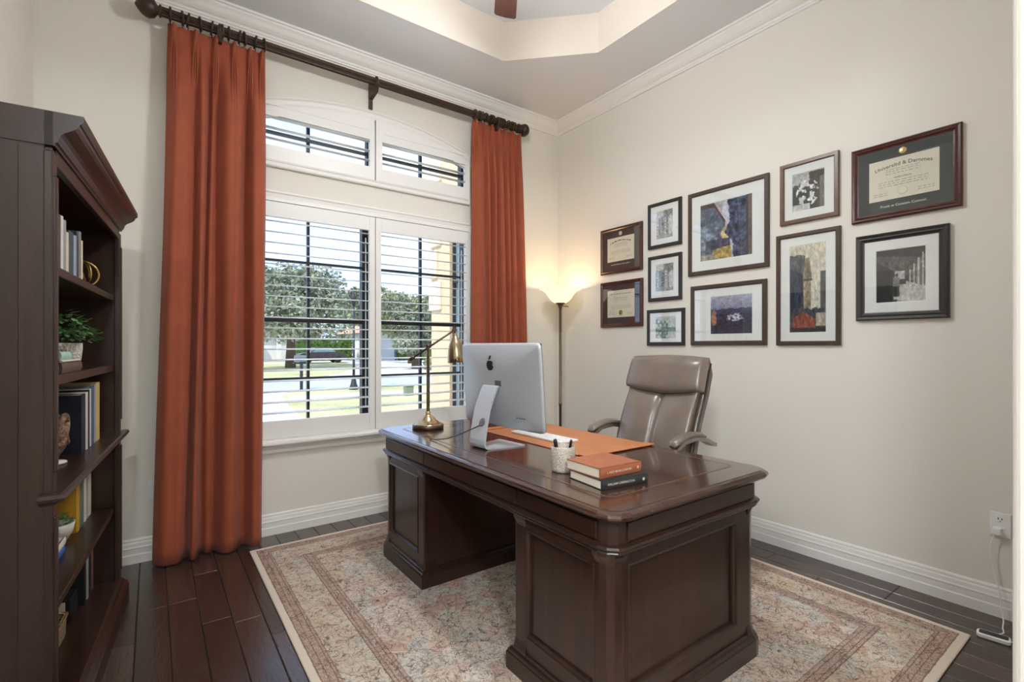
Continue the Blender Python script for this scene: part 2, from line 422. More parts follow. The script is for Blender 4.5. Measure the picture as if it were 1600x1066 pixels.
def obj(name, mb, m, parent=None, ws=False, label=None, kind=None, centre=True):
    """one mesh object; ws: vertices are in world space, parent chain is unrotated"""
    if ws and parent is not None:
        o = parent_off(parent); mb.v = [(a - o.x, b - o.y, c - o.z) for a, b, c in mb.v]
    off = None
    if parent is None and centre:
        V = np.array(mb.v); c = (V.min(0) + V.max(0)) / 2; c[2] = V[:, 2].min()
        off = c; mb.v = [(a - c[0], b - c[1], d - c[2]) for a, b, d in mb.v]
    ob = bpy.data.objects.new(name, mesh_from(name, mb, m))
    COL.objects.link(ob)
    if off is not None: ob.location = off
    if parent is not None: ob.parent = parent
    if label: ob['label'] = label
    if kind: ob['kind'] = kind
    return ob

def thing(name, label, cat, loc=(0, 0, 0), rz=0.0, group=None, kind=None):
    e = bpy.data.objects.new(name, None); COL.objects.link(e)
    e.empty_display_size = 0.1
    e.location = loc; e.rotation_euler = (0, 0, rz)
    tag(e, label, cat, group, kind)
    return e

def tag(o, label=None, cat=None, group=None, kind=None):
    if label: o['label'] = label
    if cat: o['category'] = cat
    if group: o['group'] = group
    if kind: o['kind'] = kind
    return o

def rounded_rect(x0, x1, y0, y1, r, seg=3):
    out = []
    for cx, cy, a0 in ((x1 - r, y1 - r, 0), (x0 + r, y1 - r, 90), (x0 + r, y0 + r, 180), (x1 - r, y0 + r, 270)):
        for i in range(seg + 1):
            a = R(a0 + 90 * i / seg); out.append((cx + r * math.cos(a), cy + r * math.sin(a)))
    return out

def offset_poly(poly, d):
    n = len(poly); out = []
    for i in range(n):
        p0, p1, p2 = Vector(poly[i - 1]), Vector(poly[i]), Vector(poly[(i + 1) % n])
        e1 = (p1 - p0).normalized(); e2 = (p2 - p1).normalized()
        n1 = Vector((e1.y, -e1.x)); n2 = Vector((e2.y, -e2.x))
        k = n1 + n2; k = k / max(0.2, (1 + n1.dot(n2)))
        out.append((p1.x + k.x * d, p1.y + k.y * d))
    return out

def plan_loft(mb, poly, prof, cap0=True, cap1=True):
    """poly counter-clockwise in xy; prof = [(outward offset, z)]"""
    return mb.rings([[(a, b, z) for a, b in offset_poly(poly, o)] for o, z in prof], True, cap0, cap1)

def rect_loft(mb, a0, a1, b0, b1, prof, plane):
    """mitred frame: prof = [(inset, depth)] closed cross-section around a rectangle in plane 'yz' (depth x) or 'xz' (depth y)"""
    rs = []
    for i, d in prof:
        c = [(a0 + i, b0 + i), (a1 - i, b0 + i), (a1 - i, b1 - i), (a0 + i, b1 - i)]
        rs.append([(d, p, q) if plane == 'yz' else (p, d, q) for p, q in c])
    return mb.rings(rs, True, False, False, False, loop=True)

def sweep(mb, prof, path, plane_up=(0, 0, 1)):
    """prof: [(out, z)] ; path: list of ((x, y), (nx, ny)) with outward offset vectors (already mitred)"""
    rs = [[(p[0] + n[0] * o, p[1] + n[1] * o, z) for o, z in prof] for p, n in path]
    return mb.rings(rs, True, True, True)

def copy_tree(o, parent=None):
    c = o.copy(); COL.objects.link(c); c.parent = parent
    for ch in o.children: copy_tree(ch, c)
    return c

# ================================================================== THE ROOM
XL, XR, YB, YF = -0.53, 3.283, 3.705, 0.14
ZC, ZT = 3.51, 3.81
T = 0.15
st = 'structure'
# ---- floor with its planks
fl = obj('floor', MB().box(XL - 0.1, XR + 0.1, -3.4, YB + 0.1, -0.05, -0.004), 'floor_gap', centre=False)
tag(fl, 'dark brown hand-scraped wood plank floor', 'floor', kind=st)
pw = 0.1235; x = 0.058 - 5 * pw
plank_meshes = {}
def plank_mesh(w, ln, k):
    key = (round(w, 3), round(ln, 3), k)
    if key not in plank_meshes:
        mb = MB(); g = 0.0012
        mb.rings([[(g, g, -0.012), (w - g, g, -0.012), (w - g, ln - g, -0.012), (g, ln - g, -0.012)],
                  [(g, g, -0.0025), (w - g, g, -0.0025), (w - g, ln - g, -0.0025), (g, ln - g, -0.0025)],
                  [(g + .0025, g + .0025, 0), (w - g - .0025, g + .0025, 0), (w - g - .0025, ln - g - .0025, 0), (g + .0025, ln - g - .0025, 0)]])
        plank_meshes[key] = mesh_from('plank', mb, 'floor_plank_%d' % k)
    return plank_meshes[key]
LENS = (0.6, 0.9, 1.2, 1.5)
pr = random.Random(3)
col_i = 0
while x < XR:
    w = min(pw, XR - x)
    if abs(x - (0.058 + 2 * pw)) < 0.02: cuts = [-0.6, 0.9, 1.55, 2.625, 3.7]
    elif abs(x - (0.058 + 3 * pw)) < 0.02: cuts = [-0.6, 0.4, 1.3, 2.42, 3.7]
    else:
        cuts = [-0.6 - pr.choice((0, .3))]
        while cuts[-1] < 3.7:
            cuts.append(cuts[-1] + pr.choice(LENS))
        cuts[-1] = 3.7
        if cuts[-1] - cuts[-2] < 0.2: cuts.pop(-2)
    for a, b in zip(cuts[:-1], cuts[1:]):
        o = bpy.data.objects.new('plank', plank_mesh(w, b - a, pr.choice((0, 1, 1, 2))))
        COL.objects.link(o); o.parent = fl; o.location = (x, a, 0)
    x += pw; col_i += 1

# ---- walls
def wall(name, mb, label, m='wall_paint'):
    o = obj(name, mb, m, centre=False); tag(o, label, 'wall', kind=st); return o
wall('wall_right', MB().box(XR, XR + T, -0.02, YB + T, -0.05, 4.0), 'cream painted wall hung with framed pictures')
wall('wall_left', MB().box(XL - T, XL, -0.02, YB + T, -0.05, 4.0), 'cream painted wall behind the bookcase')
# window wall: pieces around the two openings
WX0, WX1 = 0.545, 2.223
LZ0, LZ1 = 0.66, 2.30          # lower opening
AZ0 = 2.56                     # arch opening bottom
ACX, ARAD = 1.384, 2.64
def arch_z(xx, top): return top - (ARAD - math.sqrt(ARAD ** 2 - (xx - ACX) ** 2))
mb = MB()
mb.prism([(XL - T, -0.05), (WX0, -0.05), (WX0, 4.0), (XL - T, 4.0)], YB, YB + T)
mb.prism([(WX1, -0.05), (XR + T, -0.05), (XR + T, 4.0), (WX1, 4.0)], YB, YB + T)
mb.prism([(WX0, -0.05), (WX1, -0.05), (WX1, LZ0), (WX0, LZ0)], YB, YB + T)
mb.prism([(WX0, LZ1), (WX1, LZ1), (WX1, AZ0), (WX0, AZ0)], YB, YB + T)
xs = np.linspace(WX0, WX1, 25)
for a, b in zip(xs[:-1], xs[1:]):
    mb.prism([(a, arch_z(a, 3.085)), (b, arch_z(b, 3.085)), (b, 4.0), (a, 4.0)], YB, YB + T)
wall('wall_back', mb, 'cream painted wall around the shuttered window')
# front wall with the opening the camera looks through (rounded plaster corner)
JX = 0.957
mb = MB()
arc = [(JX + 0.02 - 0.02 * math.cos(a), YF - 0.02 + 0.02 * math.sin(a)) for a in [PI / 2 * i / 6 for i in range(7)]]
poly = [(XR + T, -0.02), (JX, -0.02)] + arc + [(XR + T, YF)]
mb.prism(list(reversed(poly)), -0.05, 4.0, 'xy')
mb.box(XL - T, -0.47, -0.02, YF, -0.05, 4.0)
mb.box(-0.47, JX, -0.02, YF, 2.95, 4.0)
wall('wall_front', mb, 'white plaster wall with rounded corner at the right edge of the photo')
# ---- hall behind the camera
mb = MB()
mb.box(-1.9, -1.75, -3.4, -0.02, -0.05, 3.2); mb.box(2.6, 2.75, -3.4, -0.02, -0.05, 3.2); mb.box(-1.9, 2.75, -3.55, -3.4, -0.05, 3.2)
mb.box(-1.9, 2.75, -3.55, -0.02, 3.05, 3.2)
mb.box(-1.9, XL - T, -0.06, -0.02, 0, 3.2)
wall('wall_hall', mb, 'pale hall walls and ceiling behind the camera', 'hall_paint')
hf = obj('floor_hall', MB().box(-1.9, 2.75, -3.5, -0.02, -0.03, -0.002), 'floor_plank_1', centre=False)
tag(hf, 'dark wood floor of the hall behind the camera', 'floor', kind=st)
for k, (hx_, hy_) in enumerate(((-1.0, -0.5), (-0.3, -1.5))):  # two unseen lamps, added to send fill light through the doorway
    t = thing('added_hall_fill_light', 'round frosted fill light added on the unseen hall ceiling ' + ('near the doorway' if k == 0 else 'far from the doorway'), 'added fill light', (hx_, hy_, 3.05), group='added hall fill lights')
    obj('canopy', MB().lathe([(0.02, 0), (0.2, 0), (0.2, -0.03), (0.17, -0.035)]), 'satin_silver', t)
    obj('fill_dome', MB().lathe([(0.185, -0.03), (0.175, -0.06), (0.14, -0.09), (0.08, -0.11), (0.01, -0.117)]), 'hall_fill_glass', t)

# ---- ceiling with an octagonal tray
def octo(x0, x1, y0, y1, c):
    return [(x0 + c, y0), (x1 - c, y0), (x1, y0 + c), (x1, y1 - c), (x1 - c, y1), (x0 + c, y1), (x0, y1 - c), (x0, y0 + c)]
oc = octo(0.09, 2.70, 0.74, 3.10, 0.51)
mb = MB()
out = [(0.09, YF - 0.2), (2.70, YF - 0.2), (XR + 0.1, 1.2), (XR + 0.1, 2.6), (2.70, YB + 0.1), (0.09, YB + 0.1), (XL - 0.1, 2.6), (XL - 0.1, 1.2)]
# flat ring: rectangle minus octagon, as quads
X0, X1, Y0, Y1 = XL - 0.1, XR + 0.1, YF - 0.16, YB + 0.1
ring_o = [(oc[0][0], Y0), (oc[1][0], Y0), (X1, Y0), (X1, oc[2][1]), (X1, oc[3][1]), (X1, Y1), (oc[4][0], Y1), (oc[5][0], Y1), (X0, Y1), (X0, oc[6][1]), (X0, oc[7][1]), (X0, Y0)]
polys = [[oc[0], oc[1], ring_o[1], ring_o[0]], [oc[1], oc[2], ring_o[3], ring_o[2], ring_o[1]], [oc[2], oc[3], ring_o[4], ring_o[3]],
         [oc[3], oc[4], ring_o[6], ring_o[5], ring_o[4]], [oc[4], oc[5], ring_o[7], ring_o[6]], [oc[5], oc[6], ring_o[9], ring_o[8], ring_o[7]],
         [oc[6], oc[7], ring_o[10], ring_o[9]], [oc[7], oc[0], ring_o[0], ring_o[11], ring_o[10]]]
for p in polys: mb.prism(p, ZC, ZC + 0.03, 'xy')
mb.box(X0, X1, Y0, Y1, ZT + 0.0, ZT + 0.06)
ce = obj('ceiling', mb, 'ceiling_paint', centre=False); tag(ce, 'white ceiling with a recessed octagonal tray', 'ceiling', kind=st)
mb = MB(); mb.rings([[(a, b, ZC - 0.0008) for a, b in offset_poly(oc, 0.004)], [(a, b, ZC - 0.0008) for a, b in offset_poly(oc, -0.002)], [(a, b, ZT + 0.01) for a, b in offset_poly(oc, -0.002)]], True, False, False)
obj('tray_side', mb, 'tray_paint', ce)

# ---- crown moulding and baseboards
crown = [(0, 3.403), (0.012, 3.403), (0.014, 3.414), (0.02, 3.418), (0.022, 3.432), (0.034, 3.438), (0.05, 3.452), (0.066, 3.474), (0.078, 3.486), (0.082, 3.494), (0.094, 3.497), (0.096, 3.51), (0, 3.51)]
base = [(0, 0), (0.017, 0), (0.017, 0.05), (0.014, 0.056), (0.014, 0.085), (0.016, 0.092), (0.013, 0.1), (0.011, 0.118), (0.008, 0.126), (0.008, 0.136), (0.004, 0.145), (0, 0.145)]
def run(name, prof, pts, label, cat):
    mb = MB(); sweep(mb, prof, pts)
    o = obj(name, mb, 'trim_white', centre=False); tag(o, label, cat, kind=st)
run('trim_1', crown, [((XL, YB), (1, -1)), ((XR, YB), (-1, -1))], 'white crown moulding above the window', 'crown moulding')
run('trim_2', crown, [((XR, YB), (-1, -1)), ((XR, YF), (-1, 1))], 'white crown moulding above the framed pictures', 'crown moulding')
run('trim_3', crown, [((XL, YF), (1, 1)), ((XL, YB), (1, -1))], 'white crown moulding above the bookcase', 'crown moulding')
run('baseboard_back', base, [((XL, YB), (1, -1)), ((XR, YB), (-1, -1))], 'white ridged baseboard under the window', 'baseboard')
run('baseboard_right', base, [((XR, YB), (-1, -1)), ((XR, YF), (-1, 1))], 'white ridged baseboard under the framed pictures', 'baseboard')
run('baseboard_left', base, [((XL, YF), (1, 1)), ((XL, YB), (1, -1))], 'white ridged baseboard behind the bookcase', 'baseboard')

# ================================================================== WINDOWS
def louver_mesh(w):
    mb = MB(); n = 12; rs = []
    for xx in (0, w):
        rs.append([(xx, 0.031 * math.cos(2 * PI * k / n) * math.cos(R(6)) - 0.0042 * math.sin(2 * PI * k / n) * math.sin(R(6)), 0.031 * math.cos(2 * PI * k / n) * math.sin(R(6)) + 0.0042 * math.sin(2 * PI * k / n) * math.cos(R(6))) for k in range(n)])
    mb.rings(rs, True, True, True, True)
    return mesh_from('louver', mb, 'shutter_white')
lv = louver_mesh(0.762)
PYC = 3.692     # shutter panel centre plane
w1 = thing('window_1', 'wide window with white plantation shutters and sill', 'window', (1.384, YB, 0.556), kind=st)
CX0, CX1 = 0.487, 2.281
mb = MB()
casing_prof = [(0, YB), (0, YB - 0.022), (0.012, YB - 0.026), (0.02, YB - 0.02), (0.045, YB - 0.016), (0.052, YB - 0.022), (0.062, YB - 0.022), (0.062, YB)]
rect_loft(mb, CX0, CX1, 0.60, 2.373, casing_prof, 'xz')
obj('casing', mb, 'trim_white', w1, True)
mb = MB(); mb.bev(CX0 - 0.02, CX1 + 0.02, 3.635, YB + 0.01, 0.622, 0.645, 0.006)
obj('sill', mb, 'trim_white', w1, True)
mb = MB(); mb.prism([(YB, 0.556), (YB - 0.012, 0.556), (YB - 0.018, 0.566), (YB - 0.018, 0.585), (YB - 0.03, 0.6), (YB - 0.052, 0.615), (YB - 0.052, 0.623), (YB, 0.623)], CX0, CX1, 'yz')
obj('apron', mb, 'trim_white', w1, True)
mb = MB(); mb.rings([[(WX0 - 0.002, y, 0.645), (WX1 + 0.002, y, 0.645), (WX1 + 0.002, y, 2.312), (WX0 - 0.002, y, 2.312)] for y in (YB - 0.02, YB + 0.1)], True, False, False)
rect_loft(mb, 0.535, 2.233, 0.645, 2.312, [(0, 3.672), (0, 3.735), (0.014, 3.735), (0.014, 3.672)], 'xz')
obj('shutter_frame', mb, 'shutter_white', w1, True)
def shutter(root, ox0, ox1, px0, px1, z0, z1, pz0, pz1, lzs):
    mb = MB(); y0, y1 = PYC - 0.015, PYC + 0.015
    mb.bev(px0, ox0, y0, y1, pz0, pz1, 0.003); mb.bev(ox1, px1, y0, y1, pz0, pz1, 0.003)
    mb.bev(ox0 - .001, ox1 + .001, y0 + .001, y1 - .001, pz0, z0, 0.003); mb.bev(ox0 - .001, ox1 + .001, y0 + .001, y1 - .001, z1, pz1, 0.003)
    p = obj('shutter_panel', mb, 'shutter_white', root, True)
    off = parent_off(root)
    for z in lzs:
        o = bpy.data.objects.new('louver', lv); COL.objects.link(o); o.parent = p
        o.location = Vector((ox0, PYC + 0.006, z)) - off; o.scale = ((ox1 - ox0) / 0.762, 1, 1)
    mb = MB(); mb.box(ox1 - 0.012, ox1 - 0.006, PYC + 0.04, PYC + 0.046, z0 + 0.05, z1 - 0.05)
    obj('tilt_rod', mb, 'shutter_white', p, True)
    return p
lzs = [0.836 + 0.0738 * k for k in range(19)]
shutter(w1, 0.576, 1.337, 0.55, 1.382, 0.784, 2.190, 0.66, 2.296, lzs)
shutter(w1, 1.431, 2.192, 1.386, 2.218, 0.784, 2.190, 0.66, 2.296, lzs)
# exterior sashes
YW = 3.80
def bars(mb, xa, xb, za, zb, y0=YW - 0.015, y1=YW + 0.015): mb.box(xa, xb, y0, y1, za, zb)
mb = MB()
for xa, xb in ((0.52, 0.55), (1.312, 1.424), (2.215, 2.25)): bars(mb, xa, xb, 0.64, 2.32, YW - 0.03, YW + 0.03)
bars(mb, 0.52, 2.25, 0.64, 0.70, YW - 0.03, YW + 0.03); bars(mb, 0.52, 2.25, 2.26, 2.32, YW - 0.03, YW + 0.03)
sash = obj('exterior_frame', mb, 'bronze_frame', w1, True)
for xa, xb in ((0.55, 1.312), (1.424, 2.215)):
    c = 0.918 if xa < 1 else 1.818
    obj('muntin', (lambda m: (bars(m, c - 0.009, c + 0.009, 0.70, 2.26), m)[1])(MB()), 'bronze_frame', sash, True)
    for z, h in ((1.911, 0.008), (1.49, 0.018), (1.065, 0.008)):
        obj('muntin' if h < 0.012 else 'meeting_rail', (lambda m: (bars(m, xa, xb, z - h, z + h, YW - 0.018, YW + 0.018), m)[1])(MB()), 'bronze_frame', sash, True)
    for za, zb in ((0.70, 1.49), (1.49, 2.26)):
        obj('pane', MB().box(xa, xb, YW + 0.001, YW + 0.004, za, zb), 'window_glass', w1, True)

w2 = thing('window_2', 'arched transom window with white plantation shutters', 'window', (1.384, YB, 2.537), kind=st)
AX0, AX1 = 0.527, 2.241
def arch_poly(x0, x1, zb, top, n=24):
    return [(x0, zb), (x1, zb)] + [(xx, arch_z(xx, top)) for xx in np.linspace(x1, x0, n)]
mb = MB()
rs = []
for ins, y in [(0, YB), (0, YB - 0.022), (0.012, YB - 0.026), (0.022, YB - 0.018), (0.048, YB - 0.016), (0.056, YB - 0.022), (0.066, YB - 0.022), (0.066, YB)]:
    sidei = ins * 0.35
    rs.append([(a, y, b) for a, b in arch_poly(AX0 + sidei, AX1 - sidei, 2.537 + ins * 0.7, 3.115 - ins)])
mb.rings(rs, True, False, False, False, loop=True)
obj('casing', mb, 'trim_white', w2, True)
for px0, px1, ox0, ox1 in ((0.55, 1.379, 0.576, 1.340), (1.389, 2.218, 1.440, 2.188)):
    mb = MB(); y0, y1 = PYC - 0.013, PYC + 0.017
    mb.prism([(px0, 2.583), (ox0, 2.583), (ox0, arch_z(ox0, 3.047)), (px0, arch_z(px0, 3.047))], y0, y1)
    mb.prism([(ox1, 2.583), (px1, 2.583), (px1, arch_z(px1, 3.047)), (ox1, arch_z(ox1, 3.047))], y0, y1)
    mb.box(ox0, ox1, y0, y1, 2.583, 2.68)
    n = 12; xx = np.linspace(ox0, ox1, n + 1)
    def lowz(q):
        d = (ox0 + 0.13 - q) if px0 < 1 else (q - (ox1 - 0.12))
        return 2.89 - max(0, d) * 0.33
    for a, b in zip(xx[:-1], xx[1:]):
        mb.prism([(a, lowz(a)), (b, lowz(b)), (b, arch_z(b, 3.047)), (a, arch_z(a, 3.047))], y0, y1)
    p = obj('shutter_panel', mb, 'shutter_white', w2, True)
    off = parent_off(w2)
    for z in (2.731, 2.805, 2.878):
        o = bpy.data.objects.new('louver', lv); COL.objects.link(o); o.parent = p
        o.location = Vector((ox0, PYC + 0.006, z)) - off; o.scale = ((ox1 - ox0) / 0.762, 1, 1)
    mb = MB(); mb.box(ox0 + 0.02, ox1 - 0.02, y0 - 0.003, y0 + 0.002, 2.955, 2.962)
    obj('fixed_louver_edge', mb, 'shutter_white', p, True)
mb = MB()
rs = [[(a, y, b) for a, b in arch_poly(0.52 + i, 2.25 - i, 2.56 + i, 3.09 - i)] for i, y in ((0, 3.77), (0.05, 3.77), (0.05, 3.83), (0, 3.83))]
mb.rings(rs, True, False, False, False, loop=True)
sash = obj('exterior_frame', mb, 'bronze_frame', w2, True)
for c in (0.918, 1.818): obj('muntin', MB().box(c - 0.011, c + 0.011, 3.785, 3.815, 2.6, arch_z(c, 3.05)), 'bronze_frame', sash, True)
obj('mullion', MB().box(1.35, 1.42, 3.775, 3.825, 2.6, arch_z(1.384, 3.05)), 'bronze_frame', sash, True)
obj('muntin', MB().box(0.57, 2.2, 3.787, 3.813, 2.803, 2.823), 'bronze_frame', sash, True)
mb = MB(); mb.prism(arch_poly(0.56, 2.21, 2.6, 3.05), 3.801, 3.804)
obj('pane', mb, 'window_glass', w2, True)

# ================================================================== CURTAINS AND ROD
RY, RZ = 3.58, 3.29
rod = thing('curtain_rod', 'dark bronze fluted curtain rod with carved finials above the window', 'curtain rod', (1.38, RY, RZ))
mb = MB(); n = 28; rs = []
for xx in (0.04, 2.72):
    rs.append([(xx, RY + (0.024 + 0.004 * (k % 2)) * math.cos(2 * PI * k / n), RZ + (0.024 + 0.004 * (k % 2)) * math.sin(2 * PI * k / n)) for k in range(n)])
mb.rings(rs); obj('pole', mb, 'rod_bronze', rod, True)
for sgn, x0 in ((-1, 0.04), (1, 2.70)):
    M = Matrix.Rotation(R(90) * sgn, 4, 'Y')
    ln = 0.13 if sgn < 0 else 0.115
    prof = [(0.026, 0), (0.036, 0.004), (0.036, 0.012), (0.024, 0.018), (0.03, 0.024)] + [(0.054 * math.sin(PI * (0.2 + 0.8 * t)) ** 0.8 + 0.001, 0.024 + (ln - 0.024) * t) for t in (0.1, 0.2, 0.35, 0.5, 0.65, 0.8, 0.92, 1.0)]
    mb = MB(); rs = []
    for i, (r, z) in enumerate(prof):
        rs.append([tuple(M @ Vector((r * (1 + (0.05 if (k + i) % 2 else -0.03) * (i > 4)) * math.cos(2 * PI * k / 24), r * (1 + (0.05 if (k + i) % 2 else -0.03) * (i > 4)) * math.sin(2 * PI * k / 24), z)) + Vector((x0, RY, RZ))) for k in range(24)])
    mb.rings(rs, True, True, True, True)
    obj('finial', mb, 'rod_bronze', rod, True)
for bx_ in (0.335, 1.352, 2.46):
    mb = MB()
    mb.prism([(YB, 3.13), (YB - 0.018, 3.13), (YB - 0.02, 3.2), (RY - 0.005, RZ - 0.075), (RY - 0.036, RZ - 0.03), (RY - 0.036, RZ + 0.0), (RY - 0.02, RZ - 0.022), (RY + 0.02, RZ - 0.03), (RY + 0.04, RZ - 0.01), (RY + 0.045, RZ + 0.03), (YB, 3.32)], bx_ - 0.014, bx_ + 0.014, 'yz')
    mb.tube([(bx_, RY + 0.034 * math.cos(a), RZ + 0.034 * math.sin(a)) for a in [2 * PI * k / 20 for k in range(20)]], 0.007, 8, closed=True)
    obj('bracket', mb, 'rod_bronze', rod, True)

def curtain(name, label, tx0, tx1, bx0, bx1, folds, pleats, nring, zb=0.012):
    t = thing(name, label, 'curtain', ((bx0 + bx1) / 2, RY, 0))
    ns, nt_ = 220, 70
    ztop = 3.243
    rs = []
    for j in range(nt_ + 1):
        tt = (j / nt_) ** 1.6
        z = ztop + (zb - ztop) * tt
        k = min(1.0, (ztop - z) / 0.5); k = k * k * (3 - 2 * k)
        row = []
        for i in range(ns + 1):
            s_ = i / ns
            bump = 0.0
            for c, w_, h in folds: bump += h * math.exp(-abs((s_ - c) / w_) ** 3.2)
            yl = RY + 0.050 - bump * (0.85 + 0.25 * tt) + 0.004 * math.sin(s_ * 40 + 3 * tt)
            top = 0.0
            for c in pleats:
                d = (s_ - c)
                fl_ = min(1.0, (ztop - z) / 0.22)
                for q in (-0.016, 0.0, 0.016):
                    top += 0.03 * math.exp(-abs((d - q * (0.6 + 0.8 * fl_)) / 0.0075) ** 2)
            yt = RY + 0.022 - top
            y = yt * (1 - k) + yl * k
            xx = (tx0 * (1 - tt) + bx0 * tt) + s_ * ((tx1 - tx0) * (1 - tt) + (bx1 - bx0) * tt)
            xx += 0.006 * k * math.sin(s_ * 2 * PI * 3 + 5 * tt)
            row.append((xx, y, z + (0.004 * math.sin(s_ * 60) if j == 0 else 0)))
        rs.append(row)
    mb = MB(); mb.rings(rs, False, False, False, True)
    o = obj('fabric', mb, 'rust_fabric', t, True)
    md = o.modifiers.new('thickness', 'SOLIDIFY'); md.thickness = 0.004; md.offset = 0
    # hem line near the floor
    for i in range(nring):
        xr = tx0 + 0.012 + (tx1 - tx0 - 0.024) * (i + 0.25 * math.sin(i * 2.1)) / (nring - 1)
        xr = min(max(xr, tx0 + 0.01), tx1 - 0.01)
        if abs(xr - 0.335) < 0.02: xr += 0.028
        if abs(xr - 2.46) < 0.02: xr += 0.028
        tl = 0.005 * math.sin(i * 3.7)
        mb = MB(); mb.tube([(xr + tl * math.sin(a), RY + 0.037 * math.cos(a), RZ + 0.037 * math.sin(a)) for a in [2 * PI * k / 20 for k in range(20)]], 0.0062, 8, closed=True)
        mb.tube([(xr, RY, RZ - 0.04), (xr, RY, RZ - 0.058)], 0.003, 6)
        obj('ring', mb, 'rod_bronze', t, True)
    return t
curtain('curtain', 'rust orange pleated curtain nearest the bookcase, reaching the floor', 0.068, 0.600, 0.0, 0.578,
        [(0.14, 0.135, 0.11), (0.345, 0.04, 0.10), (0.46, 0.035, 0.045), (0.655, 0.115, 0.11), (0.915, 0.085, 0.11)], [0.06, 0.27, 0.47, 0.66, 0.83, 0.96], 11)
curtain('curtain', 'rust orange pleated curtain nearest the floor lamp, partly hidden by the computer', 2.212, 2.738, 2.210, 2.822,
        [(0.12, 0.10, 0.08), (0.30, 0.03, 0.06), (0.41, 0.04, 0.07), (0.55, 0.05, 0.075), (0.68, 0.035, 0.06), (0.80, 0.05, 0.07), (0.95, 0.06, 0.075)], [0.05, 0.22, 0.36, 0.5, 0.64, 0.78, 0.94], 14)

# ================================================================== RUG
mb = MB(); plan_loft(mb, [(RUG[0], RUG[2]), (RUG[1], RUG[2]), (RUG[1], RUG[3]), (RUG[0], RUG[3])], [(-0.002, 0.0005), (0, 0.004), (0, 0.008), (-0.004, 0.011)])
mb.v = [(a, b, c) for a, b, c in mb.v]
rug = obj('area_rug', mb, 'persian_rug')
tag(rug, 'faded cream and rose floral area rug under the desk', 'rug')
RZT = 0.0115

# ================================================================== DESK
TOPZ = 0.785
desk = thing('executive_desk', 'dark mahogany pedestal desk with inset leather top', 'desk', (1.62, 2.0, RZT))
DX0, DX1, DY0, DY1 = 1.128, 2.108, 1.012, 2.995
top_poly = rounded_rect(DX0, DX1, DY0, DY1, 0.075, 3)
mb = MB(); plan_loft(mb, top_poly, [(-0.02, 0.748), (-0.008, 0.749), (-0.002, 0.753), (0.004, 0.760), (0.006, 0.767), (0.003, 0.774), (-0.006, 0.780), (-0.014, 0.7815), (-0.017, 0.785)])
top = obj('desk_top', mb, 'mahogany_top', desk, True)
il = rounded_rect(1.245, 2.02, 1.135, 2.875, 0.035, 2)
mb = MB(); plan_loft(mb, il, [(0, 0.784), (0, 0.7856)]); obj('leather_inlay', mb, 'desk_leather', top, True, label='dark brown leather writing surface')
mb = MB(); mb.rings([[(a, b, 0.7858) for a, b in offset_poly(il, -0.004)], [(a, b, 0.7858) for a, b in offset_poly(il, -0.009)]], True, False, False)
mb.rings([[(a, b, 0.7853) for a, b in offset_poly(il, 0.004)], [(a, b, 0.7853) for a, b in offset_poly(il, 0.0015)]], True, False, False)
obj('tooled_line', mb, 'gold_tooling', top, True)
fr = rounded_rect(1.160, 2.070, 1.050, 2.955, 0.06, 3)
mb = MB(); plan_loft(mb, fr, [(0, 0.655), (0, 0.735), (0.006, 0.742), (0.014, 0.749)])
frz = obj('frieze', mb, 'mahogany_y', desk, True)
# frieze panels on the front, end
def fpanel(a0, a1, face):
    mb = MB()
    if face == 'front': mb.bev(1.152, 1.166, a0, a1, 0.674, 0.734, 0.003)
    elif face == 'near': mb.bev(a0, a1, 1.042, 1.056, 0.674, 0.734, 0.003)
    else: mb.bev(a0, a1, 2.949, 2.963, 0.674, 0.734, 0.003)
    obj('drawer_front', mb, 'mahogany_y' if face == 'front' else 'mahogany_x', frz, True)
fpanel(1.115, 1.546, 'front'); fpanel(1.554, 2.363, 'front'); fpanel(2.371, 2.89, 'front'); fpanel(1.225, 2.005, 'near'); fpanel(1.225, 2.005, 'far')
wp = rounded_rect(1.155, 2.075, 1.045, 2.960, 0.062, 3)
mb = MB(); plan_loft(mb, wp, [(-0.006, 0.632), (0.0, 0.634), (0.004, 0.640), (0.001, 0.645), (0.008, 0.648), (0.013, 0.655), (0.010, 0.662), (0.003, 0.665), (-0.002, 0.668)])
obj('waist_moulding', mb, 'mahogany_y', desk, True)
